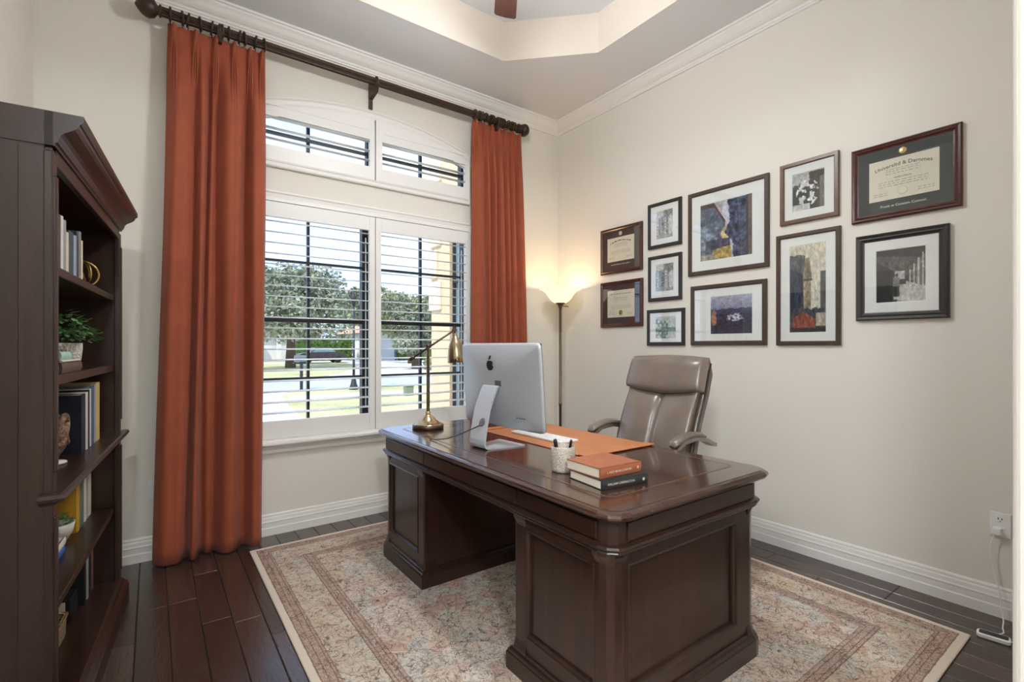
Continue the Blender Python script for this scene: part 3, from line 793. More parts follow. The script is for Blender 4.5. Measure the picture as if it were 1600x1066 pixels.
def pedestal(y0, y1, near):
    x0, x1 = 1.168, 2.062
    ye = y0 if near else y1
    core = obj('pedestal', MB().box(x0 + 0.016, x1 - 0.016, y0 + 0.016, y1 - 0.016, 0.09, 0.64), 'mahogany_z', desk, True)
    # corner posts
    pw_ = 0.07
    for cx, cy in ((x0, y0), (x1, y0), (x0, y1), (x1, y1)):
        px_ = (cx, cx + pw_) if cx == x0 else (cx - pw_, cx)
        py_ = (cy, cy + pw_) if cy == y0 else (cy - pw_, cy)
        poly = rounded_rect(px_[0], px_[1], py_[0], py_[1], 0.001, 1)
        outer = (cy == ye)
        r = 0.05 if outer else 0.006
        sxn = -1 if cx == x0 else 1; syn = -1 if cy == y0 else 1
        pts = []
        ox, oy = cx, cy; ix, iy = cx - sxn * pw_, cy - syn * pw_
        pts = [(ix, iy), (ox, iy)]
        for i in range(4):
            a = PI / 2 * i / 3
            pts.append((ox - sxn * r * (1 - math.cos(a)), oy - syn * r * (1 - math.sin(a))))
        pts.append((ix, oy))
        area = sum(p[0] * q[1] - q[0] * p[1] for p, q in zip(pts, pts[1:] + pts[:1]))
        if area < 0: pts.reverse()
        mb = MB(); plan_loft(mb, pts, [(0.012, 0.088), (0.009, 0.105), (0.003, 0.125), (0, 0.14), (0, 0.595), (0.002, 0.606), (0.007, 0.62), (0.010, 0.636)])
        obj('corner_post', mb, 'mahogany_z', core, True)
    ys0, ys1 = y0 + pw_, y1 - pw_
    for xa, xb, s_ in ((x0, x0 + 0.017, 1), (x1 - 0.017, x1, -1)):
        for za, zb in ((0.088, 0.165), (0.586, 0.638)): obj('rail', MB().box(xa, xb, ys0 - .002, ys1 + .002, za, zb), 'mahogany_y', core, True)
        xo = x0 if s_ == 1 else x1
        mb = MB(); rect_loft(mb, ys0, ys1, 0.165, 0.586, [(0, xo + s_ * 0.016), (0, xo - s_ * 0.001), (0.004, xo - s_ * 0.004), (0.010, xo + s_ * 0.002), (0.013, xo + s_ * 0.008), (0.015, xo + s_ * 0.017)], 'yz')
        obj('panel_moulding', mb, 'mahogany_z', core, True)
    xs0, xs1 = x0 + pw_, x1 - pw_
    for ya, yb, s_, yo in ((y0, y0 + 0.017, 1, y0), (y1 - 0.017, y1, -1, y1)):
        for za, zb in ((0.088, 0.165), (0.586, 0.638)): obj('rail', MB().box(xs0 - .002, xs1 + .002, ya, yb, za, zb), 'mahogany_x', core, True)
        if yo != ye: obj('side_board', MB().box(xs0 - .002, xs1 + .002, ya, yb, 0.165, 0.586), 'mahogany_z', core, True)
        else:
            obj('stile', MB().box(xs0 - .002, xs0 + 0.012, ya, yb, 0.165, 0.586), 'mahogany_z', core, True); obj('stile', MB().box(xs1 - 0.082, xs1 + .002, ya, yb, 0.165, 0.586), 'mahogany_z', core, True)
        if yo == ye:
            mb = MB(); rect_loft(mb, xs0 + 0.012, xs1 - 0.082, 0.165, 0.586, [(0, yo + s_ * 0.016), (0, yo - s_ * 0.001), (0.004, yo - s_ * 0.004), (0.010, yo + s_ * 0.002), (0.013, yo + s_ * 0.008), (0.015, yo + s_ * 0.017)], 'xz')
            obj('panel_moulding', mb, 'mahogany_z', core, True)
    pl = rounded_rect(x0 - 0.006, x1 + 0.006, y0 - 0.006, y1 + 0.006, 0.05, 3) if False else None
    # plinth: outer corners rounded, inner ones square
    def plan(x0, x1, y0, y1, r):
        q = rounded_rect(x0, x1, y0, y1, r, 3); s4 = 4
        tr, tl, bl, br = q[0:4], q[4:8], q[8:12], q[12:16]
        if near: tr, tl = [(x1, y1)], [(x0, y1)]
        else: bl, br = [(x0, y0)], [(x1, y0)]
        return tr + tl + bl + br
    pl = plan(x0 - 0.004, x1 + 0.004, y0 - 0.004, y1 + 0.004, 0.052)
    mb = MB(); plan_loft(mb, pl, [(0.022, RZT), (0.022, 0.078), (0.018, 0.083), (0.018, 0.088), (0.012, 0.092), (0.008, 0.1), (0.0, 0.104)])
    obj('plinth', mb, 'mahogany_y', desk, True)
pedestal(1.066, 1.575, True)
pedestal(2.392, 2.935, False)

# ================================================================== OFFICE CHAIR
chair = thing('office_chair', 'taupe leather executive chair with padded headrest behind the desk', 'chair', (2.42, 1.825, RZT))
def back_x(z): return 0.005 + (z - 0.80) * 0.30 + 0.05 * max(0, (z - 1.05)) - 0.03 * math.sin(max(0, min(1, (z - 0.5) / 0.5)) * PI)
# lower back cushion: two bulged halves with a seam
def cushion(z0, z1, hw0, hw1, thick, f_front, edge=0.05, ns=36, nz_=26, power=3.0):
    mb = MB(); rs = []
    for j in range(nz_ + 1):
        b = -1 + 2 * j / nz_
        row_f, row_b = [], []
        for i in range(ns + 1):
            a = -1 + 2 * i / ns
            z = z0 + (z1 - z0) * (b + 1) / 2
            hw = hw0 + (hw1 - hw0) * (b + 1) / 2
            e = max(0.0, (1 - abs(a) ** power)) ** 0.5 * max(0.0, (1 - abs(b) ** (power + 1.5))) ** 0.5
            xf, dz = f_front(a, b, z)
            row_f.append((xf - thick * e, a * hw, z + dz))
            row_b.append((xf + 0.35 * thick * e, a * hw, z + dz))
        rs.append(row_f + row_b[::-1])
    mb.rings(rs, True, True, True, True)
    return mb
def ff(a, b, z):
    seam = 0.034 * math.exp(-(a / 0.06) ** 2) * (1 - max(0, b) * 0.2)
    wr = 0.004 * math.sin(9 * a + 3 * b) * (1 - abs(b))
    return back_x(z) + seam + wr + 0.03 * a * a * -1, 0.045 * (a * a) * (1 if b > 0 else 0) * max(0, b)
obj('backrest', cushion(0.53, 1.035, 0.262, 0.245, 0.07, ff), 'taupe_leather', chair)
def fh(a, b, z):
    return back_x(z) - 0.018 + 0.03 * a * a * -1, (-0.032 * (1 - a * a) * (1 if b < 0 else 0) * (-b) + 0.012 * (1 - a * a) * max(0, b))
obj('headrest', cushion(1.035, 1.222, 0.276, 0.268, 0.085, fh, power=3.8), 'taupe_leather', chair)
# outer shell of the back
mb = MB(); rs = []
for j in range(25):
    z = 0.50 + (1.205 - 0.50) * j / 24
    hw = 0.268 - 0.01 * (j / 24)
    if j > 21: hw -= (j - 21) * 0.012
    x0, x1 = back_x(z) + 0.004, back_x(z) + 0.068
    n = 16; row = []
    for i in range(n + 1):
        a = -1 + 2 * i / n; row.append((x0 - 0.02 * a * a, a * hw, z))
    for i in range(n + 1):
        a = 1 - 2 * i / n; row.append((x1 - 0.03 * a * a, a * hw * 0.985, z + 0.01))
    rs.append(row)
mb.rings(rs, True, True, True, True); sh = obj('back_shell', mb, 'taupe_leather', chair)
for sg in (-1, 1):
    pts = [(back_x(z) - 0.018, sg * (0.27 - 0.01 * (z - 0.5)), z) for z in np.linspace(0.55, 1.19, 14)]
    obj('piping', MB().tube(pts, 0.005, 8), 'taupe_piping', sh)
def fs(a, b, z): return 0, 0
# seat cushion
mb = MB(); rs = []
for j in range(21):
    b = -1 + 2 * j / 20; row_t, row_b = [], []
    for i in range(25):
        a = -1 + 2 * i / 24
        e = max(0, 1 - abs(a) ** 4) ** .5 * max(0, 1 - abs(b) ** 4) ** .5
        row_t.append((-0.22 + b * 0.25, a * 0.235, 0.45 + 0.07 * e + 0.01 * math.cos(a * 3)))
        row_b.append((-0.22 + b * 0.25, a * 0.235, 0.45 - 0.035 * e))
    rs.append(row_t + row_b[::-1])
mb.rings(rs, True, True, True, True); obj('seat', mb, 'taupe_leather', chair)
for sg in (-1, 1):
    ya = sg * 0.292
    pad = [(-0.285, 0.772), (-0.262, 0.79), (-0.225, 0.803), (-0.18, 0.813), (-0.12, 0.818), (-0.06, 0.812), (-0.005, 0.797)]
    mb = MB(); rs = []
    for i, (px_, pz_) in enumerate(pad):
        t0 = pad[max(0, i - 1)]; t1 = pad[min(len(pad) - 1, i + 1)]
        d = Vector((t1[0] - t0[0], 0, t1[1] - t0[1])).normalized(); nrm = Vector((-d.z, 0, d.x))
        sc_ = 0.55 if i in (0, len(pad) - 1) else 1.0
        rs.append([(px_ + nrm.x * 0.017 * sc_ * math.sin(2 * PI * k / 14), ya + 0.034 * sc_ * math.cos(2 * PI * k / 14), pz_ + nrm.z * 0.017 * sc_ * math.sin(2 * PI * k / 14)) for k in range(14)])
    mb.rings(rs, True, True, True, True)
    arm_path = [(-0.20, 0.44), (-0.265, 0.53), (-0.282, 0.63), (-0.283, 0.70), (-0.268, 0.755), (-0.2, 0.79), (-0.1, 0.798), (0.0, 0.778), (0.055, 0.752), (0.085, 0.745)]
    mb2 = MB(); rs = []
    for i, (px_, pz_) in enumerate(arm_path):
        t0 = arm_path[max(0, i - 1)]; t1 = arm_path[min(len(arm_path) - 1, i + 1)]
        d = Vector((t1[0] - t0[0], 0, t1[1] - t0[1])).normalized(); nrm = Vector((-d.z, 0, d.x))
        hw, ht = 0.023, 0.011
        rs.append([(px_ + nrm.x * q * ht, ya + p * hw, pz_ + nrm.z * q * ht) for p, q in ((-1, -1), (1, -1), (1, 1), (-1, 1))])
    mb2.rings(rs)
    armf = obj('arm_frame', mb2, 'satin_silver', chair, label='satin silver armrest bracket')
    obj('arm_pad', mb, 'taupe_leather', armf)
    obj('arm_mount', MB().bev(-0.24, -0.18, min(ya, sg * 0.2), max(ya, sg * 0.2), 0.41, 0.45, 0.006), 'black_plastic', armf)
obj('gas_column', MB().lathe([(0.03, 0.09), (0.03, 0.25), (0.024, 0.25), (0.024, 0.42)], (-0.12, 0, 0)), 'satin_silver', chair)
obj('tilt_mechanism', MB().bev(-0.32, -0.02, -0.09, 0.09, 0.39, 0.425, 0.01), 'black_plastic', chair)
mb = MB(); mb.tube([(-0.03, 0, 0.405), (0.06, 0, 0.42), (0.09, 0, 0.5), (0.06, 0, 0.62)], 0.025, 10); obj('back_bracket', mb, 'black_plastic', chair)
star = obj('star_base', MB().lathe([(0.02, 0.07), (0.05, 0.072), (0.055, 0.1), (0.035, 0.12)], (-0.12, 0, 0)), 'satin_silver', chair)
for k in range(5):
    a = 2 * PI * k / 5 + 0.3; d = (math.cos(a), math.sin(a))
    obj('spoke', MB().tube([(-0.12 + d[0] * 0.03, d[1] * 0.03, 0.095), (-0.12 + d[0] * 0.3, d[1] * 0.3, 0.068)], [0.024, 0.016], 8), 'satin_silver', star)
    M = Matrix.Translation((-0.12 + d[0] * 0.3, d[1] * 0.3, 0.026)) @ Matrix.Rotation(a, 4, 'Z') @ Matrix.Rotation(R(90), 4, 'X')
    mb = MB()
    for zz in (-0.022, 0.006): mb.lathe([(0.008, zz), (0.025, zz), (0.026, zz + 0.003), (0.026, zz + 0.013), (0.025, zz + 0.016), (0.008, zz + 0.016)], (0, 0, 0), 16, M=M)
    obj('caster', mb, 'black_plastic', star)

# ================================================================== ON THE DESK
DT = 0.786
pad = thing('desk_pad', 'tan leather desk pad with raised side rails lying on the desk', 'desk pad', (1.85, 2.06, DT))
obj('pad_base', MB().bev(1.605, 2.085, 1.615, 2.525, DT, DT + 0.005, 0.002, ), 'tan_leather', pad, True)
for a, b in ((1.605, 1.665), (2.475, 2.535)):
    obj('side_rail', MB().bev(1.600, 2.09, a, b, DT + 0.005, DT + 0.010, 0.002), 'tan_leather', pad, True)

# desktop computer
imac = thing('desktop_computer', 'silver all-in-one desktop computer seen from behind on the desk', 'computer', (1.46, 2.10, DT), R(5.0))
# local: +x towards the user, y along the width; the back of the screen faces -x
def scr(x, z): return Matrix.Identity(4)
tilt = R(-4.5)
MS = Matrix.Translation((0.015, 0.02, 0.308)) @ Matrix.Rotation(tilt, 4, 'Y')
W2, H2 = 0.322, 0.222
mb = MB()
def sup(n, k_):
    out = []
    for i in range(96):
        a = 2 * PI * (i + 0.5) / 96; c_, s_ = math.cos(a), math.sin(a)
        out.append((W2 * k_ * math.copysign(abs(c_) ** (2 / n), c_), H2 * k_ * math.copysign(abs(s_) ** (2 / n), s_)))
    return out
rs = [[tuple(MS @ Vector((dx, a, b))) for a, b in sup(22, 1.0)] for dx in (0.010, 0.004)]
for k in range(0, 19):
    t_ = k / 18
    rs.append([tuple(MS @ Vector((0.001 - 0.037 * (1 - (1 - t_) ** 2.4), a, b))) for a, b in sup(2.4 + 19.6 * (1 - t_) ** 2.2, 1 - t_ * 0.985)])
mb.rings(rs, True, True, True, True); mb.sm[-2] = False
hous = obj('housing', mb, 'aluminium', imac)
obj('screen', MB().box(0.0102, 0.0125, -W2 + 0.004, W2 - 0.004, -H2 + 0.07, H2 - 0.004).xf(MS), 'screen_glass', imac)
# logo on the back
def apple_poly(s_):
    n = 40; out = []
    for i in range(n):
        a = 2 * PI * i / n
        r = 1.0 + 0.10 * math.cos(2 * a) * 0 
        x_, y_ = math.cos(a) * 0.86, math.sin(a) * 0.95
        if y_ > 0: y_ -= 0.17 * math.exp(-(x_ / 0.28) ** 2)
        else: y_ += 0.10 * math.exp(-(x_ / 0.26) ** 2); x_ *= (1 - 0.16 * (-y_) ** 2)
        # bite on the side away from the window
        d = math.hypot(x_ - 1.05, y_ - 0.12)
        if d < 0.46:
            k = 0.46 / max(d, 1e-3); x_, y_ = 1.05 + (x_ - 1.05) * k, 0.12 + (y_ - 0.12) * k
        out.append((x_ * s_, y_ * s_))
    return out
mb = MB(); AP = apple_poly(0.030)
lp = lambda d, a, b: tuple(MS @ Vector((d, -a + 0.03, b + 0.108)))
mb.rings([[lp(-0.0325, a, b) for a, b in AP], [lp(-0.0372, a, b) for a, b in AP]], True, False, True)
leaf = [(0.001 + 0.011 * math.cos(a) * 0.55 + 0.006 * math.sin(a), 0.041 + 0.012 * math.sin(a)) for a in [2 * PI * i / 14 for i in range(14)]]
mb.rings([[lp(-0.0315, a, b) for a, b in leaf], [lp(-0.0366, a, b) for a, b in leaf]], True, False, True)
obj('logo', mb, 'black_plastic', hous, label='black apple-shaped emblem')
# ports, printed label
mb = MB()
for q in range(4): mb.box(-0.0285, -0.0275, -0.16 - q * 0.018, -0.15 - q * 0.018, -0.155, -0.15)
obj('port_marks', mb.xf(MS), 'grey_print', hous, kind='stuff')
obj('rating_label', MB().box(-0.037, -0.0358, -0.055, -0.005, 0.0, 0.03).xf(MS), 'grey_print', hous)
# stand
path = [(-0.022, 0.305), (-0.032, 0.300), (-0.052, 0.262), (-0.085, 0.19), (-0.118, 0.115), (-0.145, 0.045), (-0.150, 0.024), (-0.146, 0.011), (-0.134, 0.0045), (-0.11, 0.0035), (0.0, 0.0035), (0.075, 0.0035)]
mb = MB(); rs = []
for i, (px_, pz_) in enumerate(path):
    t0 = path[max(0, i - 1)]; t1 = path[min(len(path) - 1, i + 1)]
    d = Vector((t1[0] - t0[0], 0, t1[1] - t0[1])).normalized(); nr = Vector((-d.z, 0, d.x))
    yc_ = 0.02 + (0.022 if pz_ > 0.2 else -0.03 + 0.052 * max(0, min(1, pz_ / 0.2))) * 1.0
    hw = 0.062 + (0.028 if i > 9 else 0) + (0.012 if i == 11 else 0)
    th = 0.0045 if i < 6 else 0.0035
    rs.append([(px_ + nr.x * q * th, yc_ + p * hw, pz_ + nr.z * q * th) for p, q in ((-1, -1), (1, -1), (1, 1), (-1, 1))])
mb.rings(rs); stand = obj('stand', mb, 'aluminium', imac)
Mh = Matrix.Translation((-0.1155, 0.0, 0.128)) @ Matrix.Rotation(R(-66), 4, 'Y')
obj('cable_grommet', MB().lathe([(0.02, -0.007), (0.022, 0.004), (0.018, 0.0055), (0.003, 0.005)], (0, 0, 0), 20, M=Mh), 'grey_print', stand)
mb = MB(); cp = [(-0.125, 0.0, 0.116), (-0.15, 0.05, 0.09), (-0.17, 0.14, 0.05), (-0.185, 0.23, 0.02), (-0.20, 0.31, 0.006), (-0.203, 0.36, 0.003)]
cpv = []
for i in range(len(cp) - 1):
    for k in range(6): cpv.append(tuple(Vector(cp[i]).lerp(Vector(cp[i + 1]), k / 6)))
cpv.append(cp[-1])
cs = [cpv[0]] + [tuple((Vector(cpv[i - 1]) + 2 * Vector(cpv[i]) + Vector(cpv[i + 1])) / 4) for i in range(1, len(cpv) - 1)] + [cpv[-1]]
obj('power_cord', MB().tube(cs, 0.003, 8), 'cord_brown', imac, label='thin brown power cord')

kb = thing('keyboard', 'slim white keyboard lying on the tan desk pad', 'keyboard', (1.76, 2.11, DT + 0.006), R(2))
obj('case', MB().bev(-0.06, 0.06, -0.215, 0.215, 0.0, 0.011, 0.003), 'white_plastic', kb)
km = mesh_from('key', MB().bev(-0.007, 0.007, -0.0075, 0.0075, 0.011, 0.0135, 0.001, 1), 'white_plastic')
for r_ in range(5):
    for c_ in range(22):
        o = bpy.data.objects.new('key', km); COL.objects.link(o); o.parent = kb; o.location = (-0.04 + r_ * 0.02, -0.2 + c_ * 0.019, 0)

# desk lamp
dl = thing('desk_lamp', 'antique brass pharmacy desk lamp with bell shade in front of the window', 'desk lamp', (1.39, 2.79, DT), R(-36.2))
obj('base', MB().lathe([(0.09, 0), (0.097, 0.003), (0.097, 0.021), (0.094, 0.024)]), 'brass_dark', dl)
obj('base_cap', MB().lathe([(0.094, 0.024), (0.084, 0.031), (0.072, 0.034), (0.062, 0.045), (0.05, 0.05), (0.043, 0.062), (0.026, 0.078), (0.017, 0.085), (0.017, 0.1), (0.012, 0.106)]), 'brass_bright', dl)
obj('column', MB().lathe([(0.0105, 0.1), (0.0105, 0.5), (0.013, 0.503), (0.013, 0.516), (0.006, 0.523)]), 'brass', dl)
jz = 0.515
arm = obj('arm', MB().tube([(-0.1, 0, jz - 0.078), (0.165, 0, jz + 0.1)], 0.0062, 10), 'brass_dark', dl)
obj('joint', MB().sphere((0, 0, jz + 0.0), 0.017), 'brass_dark', arm)
mb = MB(); mb.tube([(-0.115, 0, jz - 0.088), (-0.09, 0, jz - 0.071), (-0.085, 0, jz - 0.068)], [0.012, 0.011, 0.007], 12); obj('counterweight', mb, 'brass_dark', arm)
mb = MB(); mb.tube([(0.165, -0.014, jz + 0.1), (0.165, 0.014, jz + 0.1)], 0.015, 14); obj('pivot', mb, 'brass_dark', arm)
Msh = Matrix.Translation((0.168, 0, jz + 0.088)) @ Matrix.Rotation(R(-4), 4, 'Y')
prof = [(0.008, 0.0), (0.012, -0.012), (0.014, -0.03), (0.024, -0.038), (0.026, -0.05), (0.033, -0.058), (0.043, -0.085), (0.051, -0.12), (0.056, -0.155), (0.058, -0.192), (0.0555, -0.192), (0.053, -0.155), (0.048, -0.12), (0.04, -0.085), (0.03, -0.06), (0.01, -0.05)]
obj('shade', MB().lathe(prof, (0, 0, 0), 32, True, True, True, M=Msh), 'brass', dl)
obj('bulb', MB().sphere(tuple(Msh @ Vector((0, 0, -0.1))), 0.024), 'white_plastic', dl)

# pen cup and pens
cup = thing('pen_cup', 'pale mosaic ceramic pen cup on the desk', 'pen cup', (1.363, 1.505, DT))
obj('cup_body', MB().lathe([(0.042, 0), (0.046, 0.003), (0.048, 0.012), (0.0495, 0.06), (0.0495, 0.1), (0.048, 0.103), (0.0465, 0.1), (0.045, 0.012), (0.002, 0.008)], (0, 0, 0), 36), 'cup_mosaic', cup)
pens = [((-0.024, 0.028), (-0.012, 0.01), 'black_plastic', 'black pen leaning at the window side of the pen cup'), ((-0.012, 0.034), (-0.002, 0.014), 'grey_print', 'grey pen in the pen cup beside the black pen'),
        ((0.030, -0.018), (0.014, -0.006), 'black_plastic', 'black pen leaning towards the stacked books in the pen cup'), ((0.022, -0.026), (0.006, -0.012), 'white_plastic', 'white pen in the pen cup')]
for (tx, ty), (bx_, by_), m_, lab in pens:
    t = thing('pen', lab, 'pen', (1.363 + bx_, 1.505 + by_, DT + 0.010), group='pens in the pen cup')
    tip = Vector((tx - bx_, ty - by_, 0.118)); d = tip.normalized()
    obj('barrel', MB().tube([(0, 0, 0), tuple(tip * 0.9)], 0.0045, 10), m_, t)
    obj('pen_cap', MB().tube([tuple(tip * 0.72), tuple(tip * 0.95), tuple(tip)], [0.0056, 0.0056, 0.003], 10), 'black_plastic', t)
    obj('clip', MB().tube([tuple(tip * 0.74 + Vector((0.006, 0, 0))), tuple(tip * 0.94 + Vector((0.006, 0, 0)))], 0.001, 6), 'satin_silver', t)

# books -----------------------------------------------------------------
def text_mesh(body, size, extr=0.0002, align='CENTER'):
    cu = bpy.data.curves.new('t', 'FONT'); cu.body = body; cu.size = size; cu.extrude = extr; cu.align_x = align; cu.align_y = 'CENTER'; cu.resolution_u = 2; cu.offset = size * 0.008
    o = bpy.data.objects.new('t', cu); COL.objects.link(o)
    bpy.context.view_layer.update()
    me = bpy.data.meshes.new_from_object(o)
    bpy.data.objects.remove(o); bpy.data.curves.remove(cu)
    return me
def text_part(name, body, size, M, m, parent, bend=0.0):
    me = text_mesh(body, size)
    for q in me.vertices:
        c = q.co.copy()
        if bend: c.y -= bend * c.x * c.x
        q.co = M @ c
    me.materials.clear(); me.materials.append(MATS[m])
    o = bpy.data.objects.new(name, me); COL.objects.link(o); o.parent = parent
    return o

def book_parts(t, th, h, d, m, pages='pages'):
    """book standing on its tail: thickness along y (0..th), height z, spine at x=0 facing +x, depth to -x"""
    c = 0.0025
    mb = MB(); mb.bev(-d, 0, 0, c, 0, h, 0.0008, 1); mb.bev(-d, 0, th - c, th, 0, h, 0.0008, 1)
    n = 8
    mb.prism([(-0.001 + 0.004 * math.sin(PI * i / n), th * i / n) for i in range(n + 1)] + [(-0.004, th), (-0.004, 0)], 0, h, 'xy')
    cv = obj('cover', mb, m, t)
    obj('page_block', MB().box(-d + 0.004, -0.002, c, th - c, 0.003, h - 0.003), pages, t)
    return cv

def desk_book(name, label, loc, rz, W, Dp, Th, m):
    """lying flat: spine along local x at y=0 facing -y, W along x, Dp along +y"""
    t = thing(name, label, 'book', loc, rz)
    c = 0.0028
    mb = MB(); mb.bev(0, W, 0, Dp, 0, c, 0.001, 1); mb.bev(0, W, 0, Dp, Th - c, Th, 0.001, 1)
    n = 8
    mb.prism([(0.001 - 0.004 * math.sin(PI * i / n), Th * i / n) for i in range(n + 1)] + [(0.005, Th), (0.005, 0)], 0, W, 'yz')
    cv = obj('cover', mb, m, t)
    obj('page_block', MB().box(0.004, W - 0.004, 0.003, Dp - 0.004, c, Th - c), 'pages', t)
    return t, cv
B2TH = 0.034
t, cv = desk_book('book', 'charcoal hardcover book under the rust-coloured book on the desk', (1.285, 1.216, DT), R(-7.0), 0.222, 0.195, B2TH, 'bk_charcoal')
Ms = Matrix.Translation((0.09, -0.0032, B2TH / 2)) @ Matrix.Rotation(R(90), 4, 'X')
text_part('spine_title', 'WILLIAM CARRINGTON', 0.012, Ms, 'silver_foil', cv)
obj('spine_emblem', MB().lathe([(0.001, 0), (0.006, 0.0004)], (0, 0, 0), 14, M=Matrix.Translation((0.198, -0.0032, B2TH / 2)) @ Matrix.Rotation(R(90), 4, 'X')), 'silver_foil', cv)
t, cv = desk_book('book', 'rust-coloured hardcover book stacked on the charcoal book on the desk', (1.296, 1.234, DT + B2TH + 0.0005), R(-3.0), 0.212, 0.19, 0.038, 'bk_rust')
Ms = Matrix.Translation((0.095, -0.0032, 0.018)) @ Matrix.Rotation(R(90), 4, 'X')
text_part('spine_title', 'L WEST MORE LOVEROM', 0.011, Ms, 'silver_foil', cv)
obj('spine_emblem', MB().lathe([(0.001, 0), (0.0055, 0.0004)], (0, 0, 0), 14, M=Matrix.Translation((0.192, -0.0032, 0.02)) @ Matrix.Rotation(R(90), 4, 'X')), 'silver_foil', cv)
text_part('cover_title', 'Communion', 0.014, Matrix.Translation((0.105, 0.11, 0.0382)) @ Matrix.Rotation(R(0), 4, 'Z'), 'gold_foil', cv)

# ================================================================== BOOKCASE (turned slightly from the wall)
BN = Vector((-0.236, 1.946, 0)); BR = R(-4.65)
BL, BD, BH = 1.252, 0.272, 1.985
bc = thing('bookcase', 'tall dark walnut open bookcase with crown cornice', 'bookcase', tuple(BN), BR)
# sides
for nm, y0, y1 in (('side_panel', 0.0, 0.03), ('side_panel', BL - 0.03, BL)):
    sp = obj(nm, MB().box(-BD, -0.02, y0, y1, 0.0, 1.9), 'walnut_z', bc)
    # stile boards framing the side and a corner post
    ya, yb = (-0.006, 0.0) if y0 == 0 else (BL, BL + 0.006)
    for xa, xb in ((-BD, -BD + 0.06), (-0.075, -0.018)):
        obj('side_stile', MB().bev(xa, xb, ya, yb, 0.12, 1.88, 0.002, 1), 'walnut_z', sp)
for y0, y1 in ((-0.008, 0.042), (BL - 0.042, BL + 0.008)):
    mb = MB(); mb.bev(-0.022, 0.0, y0, y1, 0.10, 1.87, 0.004)
    stl = obj('face_stile', mb, 'walnut_z', bc)
    mb = MB(); mb.bev(-0.004, 0.006, y0 + 0.012, y1 - 0.012, 0.93, 1.80, 0.003); obj('stile_overlay', mb, 'walnut_z', stl)
    mb = MB(); mb.bev(-0.004, 0.006, y0 + 0.012, y1 - 0.012, 0.17, 0.80, 0.003); obj('stile_overlay', mb, 'walnut_z', stl)
obj('back_panel', MB().box(-BD, -BD + 0.008, 0.02, BL - 0.02, 0.05, 1.9), 'walnut_z', bc)
obj('top_board', MB().box(-BD, -0.005, 0.01, BL - 0.01, 1.875, 1.9), 'walnut_y', bc)
obj('face_rail', MB().bev(-0.022, -0.001, 0.04, BL - 0.04, 1.84, 1.905, 0.003), 'walnut_y', bc)
# cornice
def cyma(o0, z0, o1, z1, n=6):
    return [(o0 + (o1 - o0) * (i / n - 0.14 * math.sin(2 * PI * i / n)), z0 + (z1 - z0) * i / n) for i in range(n + 1)]
prof = [(-0.02, 1.885), (0.004, 1.885), (0.004, 1.893), (0.01, 1.896), (0.012, 1.903)] + cyma(0.014, 1.908, 0.058, 1.958) + [(0.062, 1.960), (0.068, 1.968), (0.068, 1.985), (-0.02, 1.985)]
mb = MB()
pth = [((-BD, 0.0), (0, -1)), ((0.0, 0.0), (1, -1)), ((0.0, BL), (1, 1)), ((-BD, BL), (0, 1))]
sweep(mb, prof, [((0.0, -0.004), (1, 0)), ((0.0, BL + 0.004), (1, 0))])
mb.box(-BD, 0.0, -0.004, BL + 0.004, 1.885, 1.985)
obj('cornice', mb, 'walnut_y', bc)
S1, S2, S3, S4, S5 = 1.555, 1.207, 0.872, 0.487, 0.122
for z, th in ((S1, 0.03), (S2, 0.032), (S4, 0.028)):
    mb = MB(); mb.bev(-BD + 0.008, -0.023, 0.03, BL - 0.03, z - th, z, 0.004)
    obj('shelf', mb, 'walnut_y', bc)
mb = MB(); mb.box(-BD + 0.008, 0.0, 0.03, BL - 0.03, S3 - 0.028, S3)
sh3 = obj('shelf', mb, 'walnut_y', bc)
mb = MB()
sweep(mb, [(-0.015, S3 - 0.036), (0.004, S3 - 0.036), (0.012, S3 - 0.028), (0.026, S3 - 0.024), (0.032, S3 - 0.014), (0.028, S3 - 0.004), (0.02, S3 - 0.0005), (-0.015, S3 - 0.0005)], [((-0.03, -0.008), (0, -0.6)), ((0.0, -0.008), (1, -0.6)), ((0.0, BL + 0.008), (1, 0.6)), ((-0.03, BL + 0.008), (0, 0.6))])
obj('ledge_moulding', mb, 'walnut_y', sh3)
obj('shelf', MB().bev(-BD + 0.008, -0.0, 0.03, BL - 0.03, S5 - 0.03, S5, 0.003), 'walnut_y', bc)
mb = MB()
sweep(mb, [(-0.02, 0.0), (0.03, 0.0), (0.03, 0.075), (0.025, 0.082), (0.027, 0.09), (0.02, 0.096), (0.012, 0.104), (0.008, 0.114), (0.0, 0.118), (-0.02, 0.118)], pth)
obj('base_moulding', mb, 'walnut_y', bc)

def onshelf(D, L, z):
    v = Matrix.Rotation(BR, 4, 'Z') @ Vector((-D, L, z)); return BN + v
def shelf_book(L, D, z, th, h, d, m, label, group, lean=0):
    t = thing('book', label, 'book', onshelf(D, L, z + 0.0005), BR, group)
    return t, book_parts(t, th, h, d, m)
def flat_book(L0, L1, D, z, d, th, m, label, group, rot=0):
    t = thing('book', label, 'book', onshelf(D, L0, z + 0.0005), BR + R(rot), group)
    W = L1 - L0; c = 0.0025
    mb = MB(); mb.bev(-d, 0, 0, W, 0, c, 0.001, 1); mb.bev(-d, 0, 0, W, th - c, th, 0.001, 1)
    n = 8; mb.prism([(0.004 * math.sin(PI * i / n) - 0.001, th * i / n) for i in range(n + 1)] + [(-0.005, th), (-0.005, 0)], 0, W, 'xz')
    obj('cover', mb, m, t); obj('page_block', MB().box(-d + 0.004, -0.003, 0.004, W - 0.004, c, th - c), 'pages', t)
g1 = 'books standing on the top shelf'
